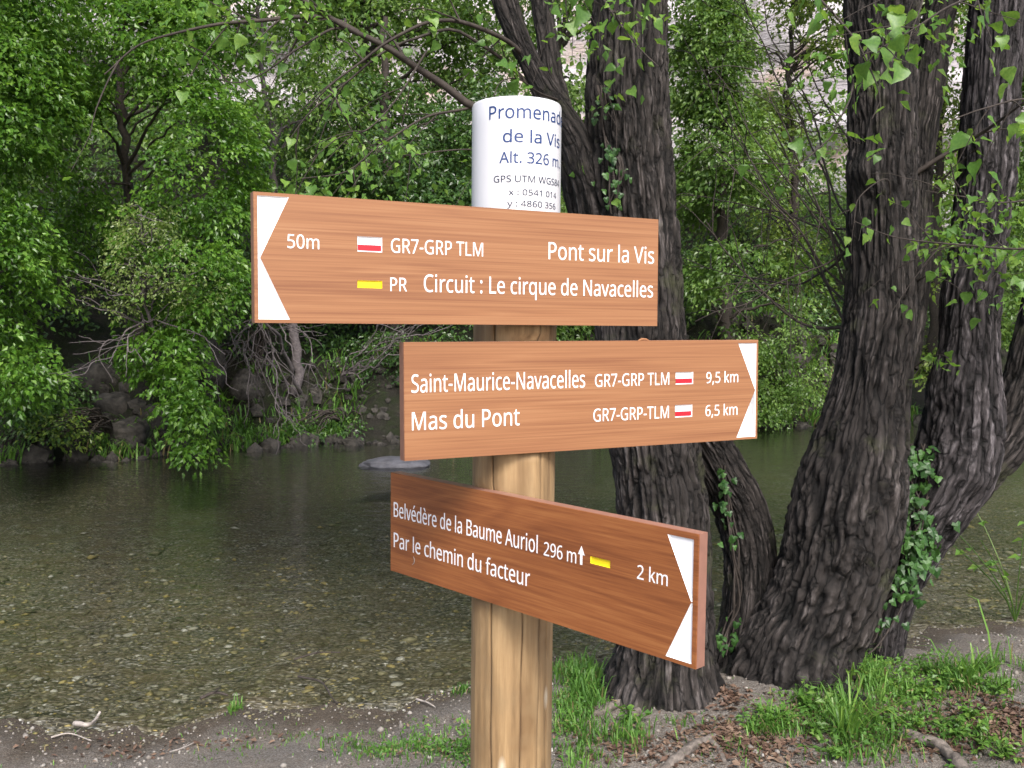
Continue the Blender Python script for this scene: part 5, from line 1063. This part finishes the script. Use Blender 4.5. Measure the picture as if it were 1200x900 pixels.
G_ = 'small leafy weeds among the grass at right'
leafy_plant(944, 835, .13, 9, 'dark leafy seedling at the foot of the big right tree', 501, size=.035, spread=.05)
for k, (px, py, lab) in enumerate([(1008, 796, 'leafy weed right against the big right trunk\'s foot'), (1040, 806, 'leafy weed below the ivy of the right tree'), (1075, 815, 'low weed in the middle of the right grass'),
    (1108, 806, 'weed just left of the long grass by the gravel beach'), (1035, 850, 'broad leaved weed right of the long arching tuft'), (1072, 856, 'weed above the short grey branch'),
    (958, 866, 'yellowish weed left of the long arching tuft'), (1135, 845, 'weed at the edge of the dead leaves'), (1150, 878, 'weed among the dead leaves at the bottom right'),
    (1178, 892, 'weed in the bottom right corner'), (1165, 815, 'weed near the right edge below the beach'), (982, 890, 'weed below the long arching tuft'), (1120, 868, 'weed just above the end of the grey branch')]):
    leafy_plant(px, py, .075, 10, lab, 510 + k, size=.026, spread=.06, group=G_)
leafy_plant(740, 852, .09, 8, 'small green weed at the roots of the tree behind the post', 540, size=.03, spread=.05)
leafy_plant(1190, 715, .95, 7, 'slender green sapling standing by the water at the right edge', 541, size=.06, spread=.26, kind='sapling', YY=5.5)
def strap_plant(px, py, n, hgt, label, seed, group=None):
    x, y = gp(px, py); rr = np.random.default_rng(seed); p = thing('grass_tuft', label, 'plant', (x, y, gz(x, y)), group)
    X, Y = x + rr.normal(size=n) * .02, y + rr.normal(size=n) * .02; V_, F_ = blades(X, Y, hgt * rr.uniform(.5, 1.1, n), np.full(n, .0042), 1.0, seed)
    obj('blades', raw_mesh('blades', rel(V_, p), F_, 3, False), M['leaf_near'], p, kind='stuff')
strap_plant(990, 868, 46, .24, 'tuft of long arching green blades below the big right tree', 550)
strap_plant(1135, 802, 34, .19, 'tuft of long grass beside the little gravel beach', 551)
strap_plant(990, 800, 30, .17, 'upright tuft of grass against the foot of the right tree', 552)
strap_plant(905, 850, 30, .10, 'short grass tuft between the two trees', 553)

def stick(px, label, r=.008, seed=0, mat='drift', up=.01):
    P = [(*gp(a, b), 0) for a, b in px]; P = [np.array([x, y, max(gz(x, y), WATER) + up + .01 * (k % 2)]) for k, (x, y, _) in enumerate(P)]
    Q = wiggly(P, 26, .012, seed); tb = Tubes(); tb.add(Q, np.linspace(r, r * .5, 26) * (1 + .2 * noise(Q * 40, 2)), 8)
    i = 12; tb.add(np.linspace(Q[i], Q[i] + [.04, -.02, .035], 6), np.linspace(r * .5, r * .2, 6), 6)
    tag(obj('driftwood', tb.mesh('driftwood'), M[mat]), label, 'driftwood')
stick([(88, 856), (104, 857), (112, 848), (116, 844)], 'crooked bleached stick at the waterline bottom left', .011, 1)
stick([(235, 832), (252, 828), (268, 826)], 'short dark stick at the waterline beside a grass tuft', .009, 2, 'twig')
stick([(345, 795), (372, 788), (402, 784)], 'thin dark stick lying in shallow water left of the post', .006, 3, 'twig')
stick([(350, 808), (372, 815), (398, 828)], 'dark twig slanting out of the water left of the post', .006, 4, 'twig')
stick([(60, 868), (80, 866), (105, 869)], 'pale thin stick on the path at the bottom left', .004, 5)
stick([(200, 884), (228, 880)], 'short pale stick on the path near the bottom edge', .004, 6)
stick([(488, 823), (500, 828), (508, 832)], 'small pale stick on the gravel just left of the post', .005, 7)
print('leaf triangles', LEAFN)
